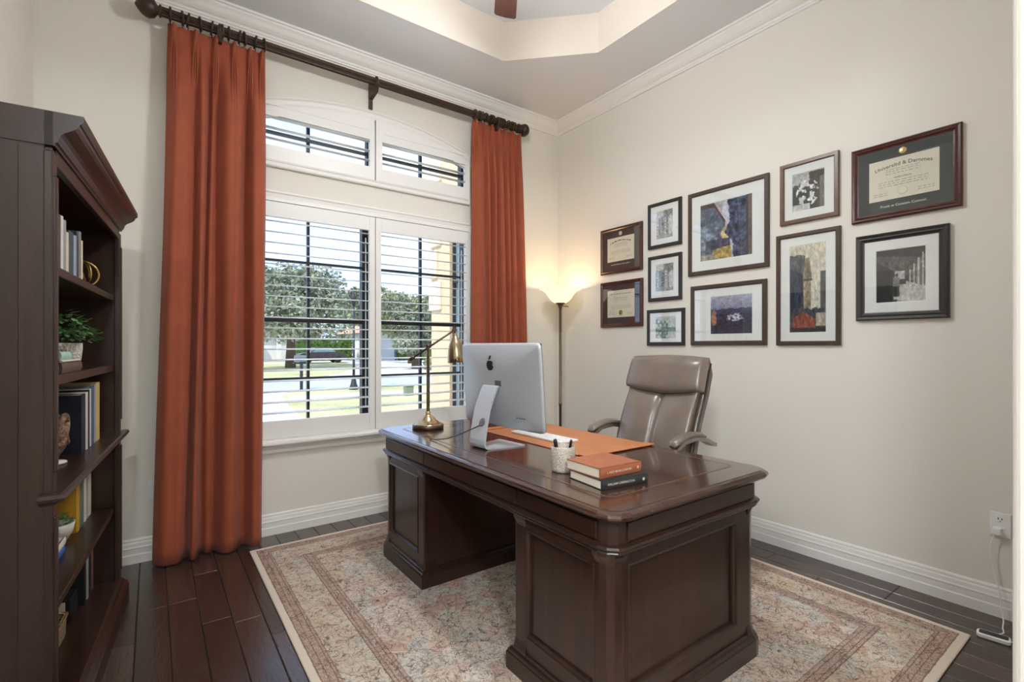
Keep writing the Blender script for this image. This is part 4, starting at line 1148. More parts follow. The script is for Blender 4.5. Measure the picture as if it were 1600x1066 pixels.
row = [(0.160, 0.026, 0.158, 'bk_white', 'white book at the near end of the top shelf row'), (0.188, 0.027, 0.160, 'bk_white', 'second white book on the top shelf, before the brown one'),
       (0.217, 0.022, 0.176, 'bk_brown', 'thin brown book between the white books on the top shelf'), (0.240, 0.036, 0.178, 'bk_white', 'tallest white book on the top shelf'),
       (0.278, 0.036, 0.172, 'bk_grey', 'grey book on the top shelf'), (0.316, 0.030, 0.138, 'bk_cream', 'short cream book on the top shelf'),
       (0.350, 0.070, 0.150, 'bk_slate', 'thick slate book on the top shelf'), (0.424, 0.040, 0.148, 'bk_blue', 'pale blue book on the top shelf'),
       (0.468, 0.036, 0.172, 'bk_slate', 'narrow slate book on the top shelf beside the taupe one'), (0.506, 0.033, 0.178, 'bk_taupe', 'taupe book on the top shelf'), (0.541, 0.022, 0.150, 'bk_cream', 'cream book on the top shelf next to the gold rings')]
for L, th, h, m, lab in row: shelf_book(L, 0.032, S1, th, h, 0.15, m, lab, g1)
# gold ring sculpture
sc = thing('ring_sculpture', 'gold ring orb sculpture on the top shelf', 'ornament', onshelf(0.085, 0.87, S1 + 0.0005), BR)
for k, (ax_, r_) in enumerate(((0.2, 0.055), (1.3, 0.055), (2.3, 0.053))):
    pts = [(r_ * math.cos(a) * math.cos(ax_), r_ * math.cos(a) * math.sin(ax_), 0.058 + r_ * math.sin(a)) for a in [2 * PI * i / 36 for i in range(36)]]
    obj('ring', MB().tube(pts, 0.0042, 8, closed=True), 'gold_wire', sc)
obj('disc', MB().lathe([(0.001, -0.002), (0.03, -0.002), (0.03, 0.002), (0.001, 0.002)], (0, 0, 0.058), 24, M=Matrix.Rotation(R(70), 4, 'Y')), 'gold_wire', sc)

def leaves(root, n, spread, zr, size, m='leaf_green', droop=0.3, seed=1, elong=2.0):
    rr = random.Random(seed)
    for k in range(n):
        a = rr.uniform(0, 2 * PI); rad = spread * math.sqrt(rr.uniform(0.02, 1)); zz = zr[0] + (zr[1] - zr[0]) * (1 - (rad / spread) ** 2 * 0.7) * rr.uniform(0.25, 1)
        p = Vector((rad * math.cos(a) * 0.75, rad * math.sin(a), zz)); s_ = size * rr.uniform(0.7, 1.3)
        d = Vector((math.cos(a), math.sin(a), rr.uniform(-droop, 0.7))).normalized()
        sd = d.cross(Vector((0, 0, 1))).normalized(); up = sd.cross(d)
        pts = []
        mb = MB()
        prof = ((0, 0.05), (0.3, 0.42), (0.6, 0.5), (0.85, 0.28), (1.0, 0.02))
        rs = [[tuple(p + d * (t_ * s_ * elong) - sd * w_ * s_ + up * (0.12 * s_)), tuple(p + d * (t_ * s_ * elong)), tuple(p + d * (t_ * s_ * elong) + sd * w_ * s_ + up * (0.12 * s_))] for t_, w_ in prof]
        mb.rings(rs, False, False, False, True)
        obj('leaf', mb, m, root)

pp = thing('potted_plant', 'leafy green plant in a textured white pot on the second shelf', 'plant', onshelf(0.115, 0.665, S2 + 0.0005), BR)
pot = obj('pot', MB().lathe([(0.045, 0), (0.052, 0.004), (0.062, 0.04), (0.066, 0.08), (0.066, 0.105), (0.06, 0.105), (0.058, 0.09), (0.002, 0.09)], (0, 0, 0), 30), 'ceramic_white', pp)
obj('soil', MB().lathe([(0.001, 0.0), (0.058, 0.0), (0.058, 0.003), (0.001, 0.006)], (0, 0, 0.09), 20), 'soil', pp)
for k in range(9):
    a = 2 * PI * k / 9
    obj('stem', MB().tube([(0.015 * math.cos(a), 0.015 * math.sin(a), 0.09), (0.03 * math.cos(a), 0.04 * math.sin(a), 0.15), (0.05 * math.cos(a), 0.10 * math.sin(a), 0.16)], 0.0018, 6), 'stem_green', pp)
leaves(pp, 240, 0.14, (0.10, 0.235), 0.017, seed=4, elong=1.45, droop=0.8)
g2 = 'books lying on the second shelf'
flat_book(0.25, 0.545, 0.032, S2, 0.06, 0.036, 'bk_brown', 'brown book with pale cover at the bottom of the stack by the potted plant', g2)
flat_book(0.262, 0.525, 0.034, S2 + 0.0365, 0.055, 0.008, 'bk_white', 'thin white book in the stack by the potted plant', g2)
flat_book(0.25, 0.39, 0.034, S2 + 0.045, 0.05, 0.028, 'bk_mint', 'mint green book on top of the stack by the potted plant', g2)

g3 = 'books standing on the middle ledge'
for L, th, h, m, lab in [(0.640, 0.075, 0.232, 'bk_navy', 'large navy book on the middle ledge, behind the wooden sculpture'), (0.717, 0.042, 0.236, 'bk_white', 'white book on the middle ledge beside the navy one'),
                         (0.761, 0.028, 0.242, 'bk_black', 'black book on the middle ledge'), (0.791, 0.024, 0.246, 'bk_white', 'slim white book on the middle ledge'), (0.817, 0.07, 0.250, 'bk_steel', 'steel blue book on the middle ledge'),
                         (0.889, 0.036, 0.256, 'bk_silver', 'silver grey book on the middle ledge'), (0.927, 0.085, 0.262, 'bk_yellow', 'pale yellow book at the far end of the middle ledge')]:
    shelf_book(L, 0.048, S3, th, h, 0.2, m, lab, g3)
kn = thing('wood_sculpture', 'carved driftwood knot sculpture on a white stand on the middle ledge', 'ornament', onshelf(0.10, 0.46, S3 + 0.0005), BR)
obj('stand', MB().lathe([(0.04, 0), (0.044, 0.003), (0.042, 0.008), (0.015, 0.012), (0.01, 0.03)], (0, 0, 0), 24), 'ceramic_plain', kn)
mb = MB(); rs = []
for j in range(18):
    t_ = j / 17; z = 0.022 + 0.165 * t_
    r_ = 0.014 + 0.044 * math.sin(PI * min(1, t_ * 0.95 + 0.03)) ** 0.8
    rs.append([(r_ * (1 + 0.14 * math.sin(3 * a + 5 * t_)) * math.cos(a) * 0.75, r_ * (1 + 0.14 * math.sin(3 * a + 5 * t_)) * math.sin(a), z) for a in [2 * PI * k / 24 for k in range(24)]])
mb.rings(rs, True, True, True, True); obj('knot', mb, 'driftwood', kn)
for k in range(3):
    pts = [(0.05 * math.cos(a) * 0.8, 0.05 * math.sin(a), 0.105 + 0.05 * math.sin(a * 2 + k * 2.1) + 0.02 * math.cos(a)) for a in [2 * PI * i / 30 for i in range(30)]]
    obj('strand', MB().tube(pts, 0.011, 8, closed=True), 'driftwood', kn)

g4 = 'books standing on the fourth shelf'
for L, th, h, m, lab in [(0.885, 0.06, 0.25, 'bk_mustard', 'mustard yellow book on the fourth shelf behind the succulent'), (0.947, 0.085, 0.25, 'bk_sage', 'sage green book on the fourth shelf'), (1.034, 0.05, 0.26, 'bk_white', 'white book on the fourth shelf beside the sage one'),
                         (1.086, 0.03, 0.24, 'bk_silver', 'silver book on the fourth shelf'), (1.118, 0.075, 0.27, 'bk_cream', 'cream book at the far end of the fourth shelf')]:
    shelf_book(L, 0.107, S4, th, h, 0.14, m, lab, g4)
su = thing('succulent', 'small green succulent in a white bowl on the fourth shelf', 'plant', onshelf(0.155, 0.80, S4 + 0.0005), BR)
obj('bowl', MB().lathe([(0.028, 0), (0.036, 0.004), (0.052, 0.035), (0.06, 0.075), (0.056, 0.075), (0.05, 0.06), (0.002, 0.058)], (0, 0, 0), 28), 'ceramic_plain', su)
leaves(su, 130, 0.058, (0.066, 0.118), 0.010, seed=9, elong=1.5, droop=0.2)
g5 = 'books lying on the fourth shelf'
flat_book(0.42, 0.645, 0.10, S4, 0.12, 0.03, 'bk_royal', 'royal blue book at the bottom of the fourth-shelf stack', g5)
flat_book(0.42, 0.650, 0.098, S4 + 0.0305, 0.12, 0.03, 'bk_white', 'white book in the middle of the fourth-shelf stack', g5)
flat_book(0.42, 0.56, 0.11, S4 + 0.061, 0.10, 0.028, 'bk_silver', 'small pale grey book on top of the fourth-shelf stack', g5)

g6 = 'books standing on the bottom shelf'
for L, th, h, m, lab in [(0.99, 0.05, 0.24, 'bk_black', 'black book on the bottom shelf'), (1.042, 0.05, 0.26, 'bk_silver', 'silver book on the bottom shelf'), (1.094, 0.06, 0.25, 'bk_navy', 'navy book on the bottom shelf'), (1.156, 0.045, 0.27, 'bk_plum', 'plum book at the far end of the bottom shelf')]:
    shelf_book(L, 0.10, S5, th, h, 0.14, m, lab, g6)
bx = thing('storage_box', 'small black box with a pale printed label on the bottom shelf', 'box', onshelf(0.115, 0.84, S5 + 0.0005), BR)
obj('box_body', MB().bev(-0.13, 0, 0, 0.12, 0, 0.1, 0.004), 'bk_black', bx)
obj('box_label', MB().box(-0.11, -0.02, -0.0012, 0.0, 0.02, 0.09), 'bk_cream', bx)
mb = MB(); mb.box(-0.085, -0.045, -0.0022, -0.0012, 0.035, 0.07); obj('camera_mark', mb, 'bk_black', bx)
bk_ = thing('wicker_basket', 'woven wicker basket on the bottom shelf', 'basket', onshelf(0.105, 0.46, S5 + 0.0005), BR)
mb = MB()
q0 = rounded_rect(-0.13, 0.0, 0.0, 0.27, 0.02, 3)
plan_loft(mb, q0, [(-0.012, 0), (-0.004, 0.01), (0.0, 0.09), (0.0, 0.094), (-0.008, 0.094), (-0.012, 0.02)], True, True); obj('weave', mb, 'wicker', bk_)
obj('rim', MB().tube([(a, b, 0.092) for a, b in q0], 0.006, 8, closed=True), 'wicker', bk_)

# ================================================================== FLOOR LAMP
LX, LY = 3.045, 3.40
fl_ = thing('floor_lamp', 'lit torchiere floor lamp with glass bowl shade in the corner', 'floor lamp', (LX, LY, 0.0005))
obj('base', MB().lathe([(0.135, 0), (0.138, 0.006), (0.13, 0.018), (0.08, 0.026), (0.03, 0.034), (0.02, 0.05)], seg=40), 'lamp_bronze', fl_)
obj('pole', MB().lathe([(0.0125, 0.04), (0.0125, 0.75), (0.016, 0.752), (0.016, 0.775), (0.0125, 0.777), (0.0125, 1.64), (0.016, 1.65), (0.018, 1.665), (0.03, 1.685), (0.042, 1.695), (0.044, 1.702)], seg=20), 'lamp_bronze', fl_)
obj('switch', MB().tube([(0.02, -0.015, 1.672), (0.055, -0.04, 1.668), (0.06, -0.044, 1.664)], [0.004, 0.004, 0.006], 8), 'lamp_bronze', fl_)
prof_o = [(0.055, 1.702), (0.075, 1.712), (0.098, 1.735), (0.118, 1.765), (0.14, 1.795), (0.165, 1.815), (0.19, 1.824), (0.196, 1.83), (0.192, 1.834)]
prof_i = [(0.186, 1.829), (0.162, 1.820), (0.136, 1.800), (0.113, 1.770), (0.093, 1.740), (0.071, 1.718), (0.03, 1.708)]
shade = obj('glass_shade', MB().lathe(prof_o + prof_i, seg=48, cap0=False, cap1=False), 'torch_glass', fl_)
obj('bulb', MB().sphere((0, 0, 1.775), 0.03, 16, 10, (1, 1, 1.3)), 'torch_bulb', fl_)

# ================================================================== CEILING FAN (only a blade tip and the chain reach the frame)
FX, FY, FZ = 1.395, 1.92, 3.30
fan = thing('ceiling_fan', 'brown ceiling fan with a frosted glass light bowl hanging from the tray', 'ceiling fan', (FX, FY, ZT))
dz = FZ - ZT
obj('canopy', MB().lathe([(0.02, 0), (0.075, 0), (0.075, -0.03), (0.05, -0.06), (0.018, -0.07)]), 'rod_bronze', fan)
obj('downrod', MB().lathe([(0.014, -0.05), (0.014, dz + 0.05)]), 'rod_bronze', fan)
obj('motor', MB().lathe([(0.03, dz + 0.08), (0.09, dz + 0.06), (0.12, dz + 0.03), (0.12, dz - 0.01), (0.09, dz - 0.04), (0.06, dz - 0.06), (0.06, dz - 0.1)]), 'rod_bronze', fan)
for k in range(5):
    a = R(57 + 72 * k)
    M = Matrix.Rotation(a, 4, 'Z') @ Matrix.Translation((0, 0, dz)) @ Matrix.Rotation(R(11), 4, 'X')
    ol = [(0.2, -0.045), (0.3, -0.06), (0.585, -0.067), (0.597, -0.055), (0.602, 0.0), (0.597, 0.055), (0.585, 0.067), (0.3, 0.06), (0.2, 0.045)]
    mb = MB(); mb.prism(ol, -0.004, 0.004, 'xy'); b_ = obj('blade', mb.xf(M), 'fan_wood', fan)
    mb = MB(); mb.prism([(0.1, -0.018), (0.27, -0.03), (0.28, 0.03), (0.1, 0.018)], -0.012, -0.004, 'xy'); obj('blade_arm', mb.xf(M), 'rod_bronze', b_)
obj('light_bowl', MB().lathe([(0.06, dz - 0.1), (0.135, dz - 0.115), (0.14, dz - 0.125), (0.125, dz - 0.155), (0.09, dz - 0.185), (0.04, dz - 0.2), (0.004, dz - 0.204)], seg=36), 'fan_bowl_glass', fan)
mb = MB(); mb.tube([(0.03, -0.022, dz - 0.08), (0.03, -0.022, dz - 0.305)], 0.0022, 6); mb.sphere((0.03, -0.022, dz - 0.308), 0.006, 8, 6)
obj('pull_chain', mb, 'silver_foil', fan)

# ================================================================== PICTURES
def vnoise(w, h, cells, seed):
    r = np.random.default_rng(seed); out = np.zeros((h, w)); amp = 1.0; tot = 0
    for o in range(3):
        c = cells * 2 ** o; g = r.random((c + 2, c + 2))
        yy = np.linspace(0, c, h); xx = np.linspace(0, c, w)
        yi = yy.astype(int).clip(0, c); xi = xx.astype(int).clip(0, c); fy = (yy - yi)[:, None]; fx = (xx - xi)[None, :]
        a = g[yi][:, xi]; b = g[yi][:, xi + 1]; c2 = g[yi + 1][:, xi]; d = g[yi + 1][:, xi + 1]
        out += amp * (a * (1 - fx) * (1 - fy) + b * fx * (1 - fy) + c2 * (1 - fx) * fy + d * fx * fy); tot += amp; amp *= 0.55
    return out / tot
def lerp(a, b, t): return np.array(a)[None, None, :] * (1 - t[..., None]) + np.array(b)[None, None, :] * t[..., None]
class Canvas:
    def __init__(s, w, h, c):
        s.w, s.h = w, h; s.a = np.ones((h, w, 3)) * np.array(c, float)[None, None, :]
        s.v, s.u = np.meshgrid(np.linspace(1, 0, h), np.linspace(0, 1, w), indexing='ij')   # v up, u left to right as seen
    def put(s, mask, c, n=0.0, seed=1, cells=12):
        m = mask.astype(float)[..., None]
        col = np.ones_like(s.a) * np.array(c, float)
        if n: col = col * (1 + n * (vnoise(s.w, s.h, cells, seed)[..., None] - 0.5) * 2)
        s.a = s.a * (1 - m) + col * m
def paint_F():
    c = Canvas(84, 90, (196, 196, 206)); u, v = c.u, c.v
    nse = vnoise(84, 90, 14, 3) - 0.5
    c.put((v > 0.8) & (u < 0.45), (186, 180, 178), 0.1)
    roof = 0.98 - 0.95 * np.clip(u - 0.28, 0, 1) * 1.6
    c.put((v < roof + nse * 0.06) & (u < 0.5) & (v > 0.1), (92, 102, 118), 0.6, 4, 16)
    c.put((v < roof + 0.01) & (v > roof - 0.06) & (u < 0.5), (84, 62, 56), 0.3)
    c.put((u < 0.34) & (v < 0.62) & (v > 0.18), (122, 132, 146), 0.6, 6, 20)
    c.put((np.hypot((u - 0.5) * 1.3, v - 0.42) < 0.11 + nse * 0.06), (208, 194, 136), 0.4, 7)
    c.put((v < 0.34) & (v > 0.14) & (u < 0.6) & (u > 0.1), (70, 76, 96), 0.8, 8, 22)
    c.put((v < 0.15 + u * 0.1) & (u > 0.25) & (u < 0.62), (186, 164, 100), 0.5, 9, 16)
    c.put((v < 0.10) & (u <= 0.3), (150, 144, 128), 0.3, 9)
    edge = 0.66 - 0.12 * v + nse * 0.08 - 0.12 * np.exp(-((v - 0.45) / 0.1) ** 2)
    c.put((u > edge) & (v < 0.99), (62, 74, 98), 1.0, 11, 24)
    c.put((u > 0.93) & (v > 0.0), (104, 84, 76), 0.3, 12)
    c.put((u > 0.9) & (u < 0.935), (34, 40, 54))
    return c
def paint_G():
    c = Canvas(80, 70, (150, 156, 178)); u, v = c.u, c.v; n = vnoise(80, 70, 10, 5) - .5
    c.a = lerp((176, 176, 190), (128, 136, 160), 1 - np.clip((v - 0.6) / 0.4, 0, 1))
    c.put(v < 0.66 + n * 0.08, (58, 66, 92), 0.4, 4); c.put(v < 0.52 + n * 0.06, (44, 50, 74), 0.8, 6, 20)
    sp = vnoise(80, 70, 26, 8); band = np.exp(-((u - 0.62) / 0.28) ** 2 - ((v - 0.42) / 0.16) ** 2)
    c.put((sp * band > 0.36), (150, 152, 170), 0.5, 3, 24); c.put((sp * band > 0.44), (212, 212, 222), 0.2); c.put(v < 0.2, (52, 54, 70), 0.2, 9)
    c.put((np.exp(-((u - 0.08) / 0.1) ** 2 - ((v - 0.42) / 0.3) ** 2) * (0.7 + n) > 0.45), (170, 116, 96), 0.3)
    return c
def paint_cols(seed, tint, dark):
    c = Canvas(44, 56, tint); u, v = c.u, c.v; n = vnoise(44, 56, 10, seed) - .5
    c.put((np.sin(u * 26 + seed) > 0.1) & (v < 0.75 + n * 0.2) & (u < 0.75), tuple(x * 0.72 for x in tint), 0.4, seed)
    c.put((u > 0.3) & (u < 0.46) & (v < 0.8), dark, 0.4, seed + 1); c.put((np.sin(v * 60) > 0.6) & (u < 0.75) & (v < 0.8), tuple(x * 0.8 for x in tint), 0.3, seed)
    c.put((v > 0.72 + n * 0.4) & (u > 0.45), tuple(x * 0.62 for x in tint), 0.5, seed + 2, 20); c.put(v < 0.12 + n * 0.1, tuple(x * 0.8 for x in tint), 0.3)
    return c
def paint_E():
    c = Canvas(52, 40, (196, 202, 200)); u, v = c.u, c.v; n = vnoise(52, 40, 8, 15) - .5
    c.put((v < 0.85 + n * .2) & (u < 0.62) & (np.sin(u * 30) * np.sin(v * 18) > -0.15), (126, 136, 134), 0.5, 4, 16)
    c.put((v < 0.5) & (v > 0.3), (120, 146, 134), 0.3); c.put((u > 0.3) & (u < 0.5) & (v < 0.34), (132, 146, 142), 0.4)
    return c
def paint_H():
    c = Canvas(56, 60, (178, 176, 172)); u, v = c.u, c.v; n = vnoise(56, 60, 9, 21) - .5
    c.put((u > 0.62 - 0.1 * v + n * 0.1) & (v < 0.98), (72, 58, 50), 0.4, 3, 14)
    c.put((v < 0.72 + n * 0.5) & (u < 0.64), (52, 50, 48), 0.7, 5, 14)
    sp = vnoise(56, 60, 12, 31); c.put((sp > 0.54) & (np.hypot((u - 0.48), (v - 0.45)) < 0.36), (222, 222, 220), 0.2)
    c.put((v < 0.16) & (u < 0.55), (196, 194, 190), 0.2); c.put((u > 0.86) & (v < 0.8), (120, 112, 106), 0.2)
    return c
def paint_I():
    c = Canvas(60, 110, (206, 200, 182)); u, v = c.u, c.v; n = vnoise(60, 110, 10, 41) - .5
    c.a = lerp((200, 196, 184), (214, 206, 184), c.v * 0.9 + 0.1)
    c.put((u < 0.44 + n * .05) & (v < 0.9 - u * 0.05 + n * 0.04), (84, 88, 88), 0.7, 2, 16)
    c.put((u < 0.38) & (v < 0.74 - u * 0.2) & (v > 0.24), (44, 52, 66), 0.8, 3, 18)
    tw = np.where(v > 0.6, 0.06 + (0.88 - v) * 0.25, 0.1)
    c.put((np.abs(u - 0.5) < np.clip(tw, 0.02, 0.12)) & (v < 0.85) & (v > 0.22), (152, 136, 112), 0.5, 5, 22)
    c.put((np.abs(u - 0.52) < 0.12) & (np.abs(v - 0.6) < 0.014), (84, 66, 54)); c.put((u > 0.85) & (v < 0.68) & (v > 0.26), (92, 90, 88), 0.3)
    c.put((v < 0.27 + n * .06), (70, 72, 80), 0.6, 8, 20)
    c.put((v < 0.235 - np.abs(u - 0.38) * 0.25) & (u > 0.1) & (u < 0.72) & (v > 0.02), (150, 80, 60), 0.5, 9, 16)
    c.put((v < 0.22) & (v > 0.07) & (u > 0.74), (178, 166, 148), 0.3); c.put(v < 0.05, (60, 54, 52), 0.3)
    return c
def paint_K():
    c = Canvas(76, 80, (60, 58, 56)); u, v = c.u, c.v; n = vnoise(76, 80, 10, 51) - .5
    cx, cy = 0.58, 0.47
    c.put((v > cy + np.abs(u - cx) * 0.55), (86, 84, 80), 0.5, 3, 14); c.put(v > 0.9 - 0.1 * u, (52, 50, 48), 0.3)
    for k in range(4):
        a = 0.68 + 0.085 * k; c.put((u > a) & (u < a + 0.035) & (v < cy + (a - cx) * 1.2) & (v > cy - (a - cx) * 0.9 - 0.05), (196, 194, 188), 0.15)
        c.put((u > a + 0.035) & (u < a + 0.085) & (v < cy + (a - cx) * 1.1) & (v > cy - (a - cx) * 0.8), (110, 108, 104), 0.3)
    c.put((v < cy - 0.08 - (u - cx) * 0.3) & (u > cx - 0.05 - (cy - v) * 0.2), (190, 186, 180), 0.25, 7)
    c.put((u < 0.36 + n * 0.1) & (v < 0.62), (34, 32, 32), 0.5, 8)
    c.put((np.abs(u - 0.5) < 0.1) & (np.abs(v - 0.5) < 0.07), (188, 186, 184), 0.2)
    # standing person carrying a bundle
    c.put((np.abs(u - 0.43) < 0.055) & (v < 0.32) & (v > 0.1), (24, 24, 26)); c.put((np.abs(u - 0.43) < 0.075) & (v < 0.46) & (v >= 0.30), (120, 118, 118), 0.3)
    c.put(np.hypot(u - 0.43, (v - 0.5)) < 0.035, (70, 64, 60)); c.put((np.abs(u - 0.55) < 0.07) & (np.abs(v - 0.37) < 0.045), (46, 46, 50)); c.put((np.abs(u - 0.43) < 0.06) & (v <= 0.1) & (v > 0.05), (200, 198, 194))
    return c
def lin(a): a = np.clip(a / 255.0, 0, 1); return np.where(a <= 0.04045, a / 12.92, ((a + 0.055) / 1.055) ** 2.4)

def print_mesh(cv, y0, y1, z0, z1, xx, parent):
    """seen from -x: picture left is +y"""
    w, h = cv.w, cv.h
    ys = np.linspace(y1, y0, w); zs = np.linspace(z1, z0, h)
    o = parent_off(parent)
    V = [(xx - o.x, y - o.y, z - o.z) for z in zs for y in ys]
    F_ = [(j * w + i, (j + 1) * w + i, (j + 1) * w + i + 1, j * w + i + 1) for j in range(h - 1) for i in range(w - 1)]
    me = bpy.data.meshes.new('print'); me.from_pydata(V, [], F_)
    at = me.color_attributes.new('Col', 'FLOAT_COLOR', 'POINT')
    g_ = vnoise(w, h, 24, 99)[..., None] - 0.5; g2 = np.random.default_rng(5).random((h, w, 1)) - 0.5
    L_ = lin(cv.a * (1 + 0.5 * g_ + 0.16 * g2)).reshape(-1, 3); buf = np.ones((len(V), 4)); buf[:, :3] = L_
    at.data.foreach_set('color', buf.ravel().astype(np.float32))
    me.materials.append(MATS['print'])
    ob = bpy.data.objects.new('print', me); COL.objects.link(ob); ob.parent = parent
    return ob

def frame(label, y0, y1, z0, z1, fm, fw, mm, mw, fd=0.022, group='framed pictures on the right wall', ornate=False):
    t = thing('picture_frame', label, 'framed picture', (XR, (y0 + y1) / 2, z0), group=group)
    xb = XR - 0.001; xf = XR - fd
    mb = MB()
    if ornate: prof = [(0, xb), (0, xf + 0.006), (0.006, xf), (fw * 0.45, xf + 0.003), (fw * 0.6, xf + 0.001), (fw * 0.8, xf + 0.007), (fw, xf + 0.009), (fw, xb)]
    else: prof = [(0, xb), (0, xf + 0.003), (0.003, xf), (fw - 0.005, xf), (fw, xf + 0.005), (fw, xb)]
    rect_loft(mb, y0, y1, z0, z1, prof, 'yz'); obj('frame', mb, fm, t, True)
    xm = xf + 0.011
    obj('backing_board', MB().box(xm + 0.002, xb, y0 + fw * .5, y1 - fw * .5, z0 + fw * .5, z1 - fw * .5), 'frame_black', t, True)
    l, r_, b, tp = mw     # left(+y), right(-y), bottom, top
    Y0, Y1, Z0, Z1 = y0 + fw + r_, y1 - fw - l, z0 + fw + b, z1 - fw - tp
    mb = MB(); rs = []
    for (a0, a1, c0, c1, d) in ((y0 + fw - .002, y1 - fw + .002, z0 + fw - .002, z1 - fw + .002, xm), (Y0 - .003, Y1 + .003, Z0 - .003, Z1 + .003, xm), (Y0, Y1, Z0, Z1, xm + 0.0018)):
        rs.append([(d, a0, c0), (d, a1, c0), (d, a1, c1), (d, a0, c1)])
    mb.rings(rs, True, False, False); obj('mat_board', mb, mm, t, True)
    obj('glass', MB().box(xm - 0.0035, xm - 0.002, y0 + fw - .002, y1 - fw + .002, z0 + fw - .002, z1 - fw + .002), 'picture_glass', t, True)
    return t, (Y0, Y1, Z0, Z1, xm + 0.0017)

def pic(label, y0, y1, z0, z1, fm, fw, mw, cv, **k):
    t, (Y0, Y1, Z0, Z1, xm) = frame(label, y0, y1, z0, z1, fm, fw, 'mat_white', mw, **k)
    print_mesh(cv, Y0, Y1, Z0, Z1, xm, t)
pic('small black-framed print of grey columns, topmost of the three small frames', 2.265, 2.578, 2.088, 2.451, 'frame_black', 0.026, (0.055, 0.055, 0.045, 0.045), paint_cols(3, (206, 204, 200), (150, 150, 152)))
pic('small black-framed print of a grey building, middle of the three small frames', 2.264, 2.576, 1.663, 2.025, 'frame_black', 0.026, (0.045, 0.05, 0.05, 0.045), paint_cols(8, (198, 198, 200), (134, 136, 140)))
pic('small landscape black-framed print, lowest of the three small frames', 2.238, 2.587, 1.306, 1.594, 'frame_black', 0.026, (0.055, 0.055, 0.03, 0.035), paint_E())
pic('largest frame, street scene with dark tree and yellow path', 1.602, 2.204, 1.826, 2.444, 'frame_espresso', 0.030, (0.07, 0.085, 0.07, 0.075), paint_F())
pic('wide framed cityscape at dusk below the street scene', 1.617, 2.182, 1.308, 1.747, 'frame_espresso', 0.030, (0.13, 0.07, 0.05, 0.06), paint_G())
pic('small brown-framed black and white photo above the tall frame', 1.193, 1.530, 2.074, 2.460, 'frame_brown', 0.026, (0.048, 0.055, 0.05, 0.05), paint_H())
pic('tall narrow frame with a tower and red vehicle print', 1.185, 1.554, 1.306, 2.012, 'frame_espresso', 0.026, (0.055, 0.055, 0.055, 0.055), paint_I())
pic('black-framed black and white photo of a colonnade, below the large diploma', 0.694, 1.104, 1.445, 1.926, 'frame_black', 0.042, (0.055, 0.055, 0.055, 0.055), paint_K(), ornate=True, fd=0.03)

def wall_text(body, size, yc, zc, xx, m, parent, bend=0.0, name='lettering'):
    o = parent_off(parent)
    # local text x -> world -y ; text y -> world z ; faces -x
    M = Matrix(((0, 0, -1, xx - o.x), (-1, 0, 0, yc - o.y), (0, 1, 0, zc - o.z), (0, 0, 0, 1)))
    return text_part(name, body, size, M, m, parent, bend)
def word_bars(mb, yc, zc, width, h, xx, seed, bend=0.0):
    rr = random.Random(seed); p = -width / 2
    while p < width / 2:
        w = min(rr.uniform(0.008, 0.026), width / 2 - p)
        if w > 0.003:
            n = max(1, int(w / 0.006))
            for k in range(n):
                a, b = p + w * k / n, p + w * (k + 0.86) / n
                z_ = zc - bend * ((a + b) / 2) ** 2
                mb.box(xx - 0.0004, xx, yc - b, yc - a, z_ - h / 2, z_ + h / 2 * rr.uniform(0.4, 1.0))
        p += w + 0.006
def diploma(label, y0, y1, z0, z1, fm, mm, mw, header, caption, seed, seal):
    t, (Y0, Y1, Z0, Z1, xm) = frame(label, y0, y1, z0, z1, fm, 0.036 if header else 0.03, mm, mw, ornate=True, fd=0.026)
    doc = obj('document', MB().box(xm - 0.0006, xm + 0.0008, Y0 - 0.001, Y1 + 0.001, Z0 - 0.001, Z1 + 0.001), 'parchment', t, True)
    yc = (Y0 + Y1) / 2; W = Y1 - Y0; Hh = Z1 - Z0; xs_ = xm - 0.0008
    if header:
        wall_text(header, 0.028, yc, Z1 - Hh * 0.16, xs_, 'ink', doc, bend=1.1)
        wall_text('Sandson Nannis', 0.012, yc, Z0 + Hh * 0.52, xs_, 'ink', doc)
    else:
        mb = MB(); word_bars(mb, yc, Z1 - Hh * 0.13, W * 0.78, 0.011, xs_, seed + 77, 1.6 if caption else 0.0); obj('heading', mb, 'ink' if caption else 'ink_pale', doc, True)
    mb = MB()
    for k, f in enumerate((0.74, 0.69, 0.63, 0.44, 0.385, 0.33)):
        word_bars(mb, yc, Z0 + Hh * f, W * (0.5 if k < 3 else 0.72), 0.0045, xs_, seed + k)
    for sg in (-1, 1):
        for f in (0.12, 0.17): word_bars(mb, yc + sg * W * 0.33, Z0 + Hh * f, W * 0.22, 0.004, xs_, seed + 20 + sg)
    obj('text_lines', mb, 'ink_pale', doc, True)
    o = parent_off(t)
    Ml = Matrix.Rotation(R(-90), 4, 'Y')
    if seal == 'doc':
        c = (xs_ - o.x, yc - o.y, Z0 + Hh * 0.17 - o.z)
        obj('seal', MB().lathe([(0.022, 0), (0.02, 0.0015), (0.012, 0.002), (0.001, 0.002)], c, 20, M=Ml), 'gold_foil' if not header else 'parchment', doc)
    em = (xm - 0.0015 - o.x, yc - o.y, Z1 + 0.032 - o.z)
    if seal != 'plain' and caption:
        obj('emblem', MB().lathe([(0.019, -0.001), (0.018, 0.001), (0.013, 0.0016), (0.008, 0.0026), (0.001, 0.003)], em, 20, M=Ml), 'gold_foil' if header else 'silver_foil', t)
    if header and caption: wall_text(caption, 0.019, yc, Z0 - 0.036, xm - 0.0019, 'silver_foil', t, name='caption')
    elif caption:
        mb = MB(); word_bars(mb, yc, Z0 - 0.028, W * 0.7, 0.010, xm - 0.0018, seed + 5); obj('caption', mb, 'silver_foil', t, True)
    return t
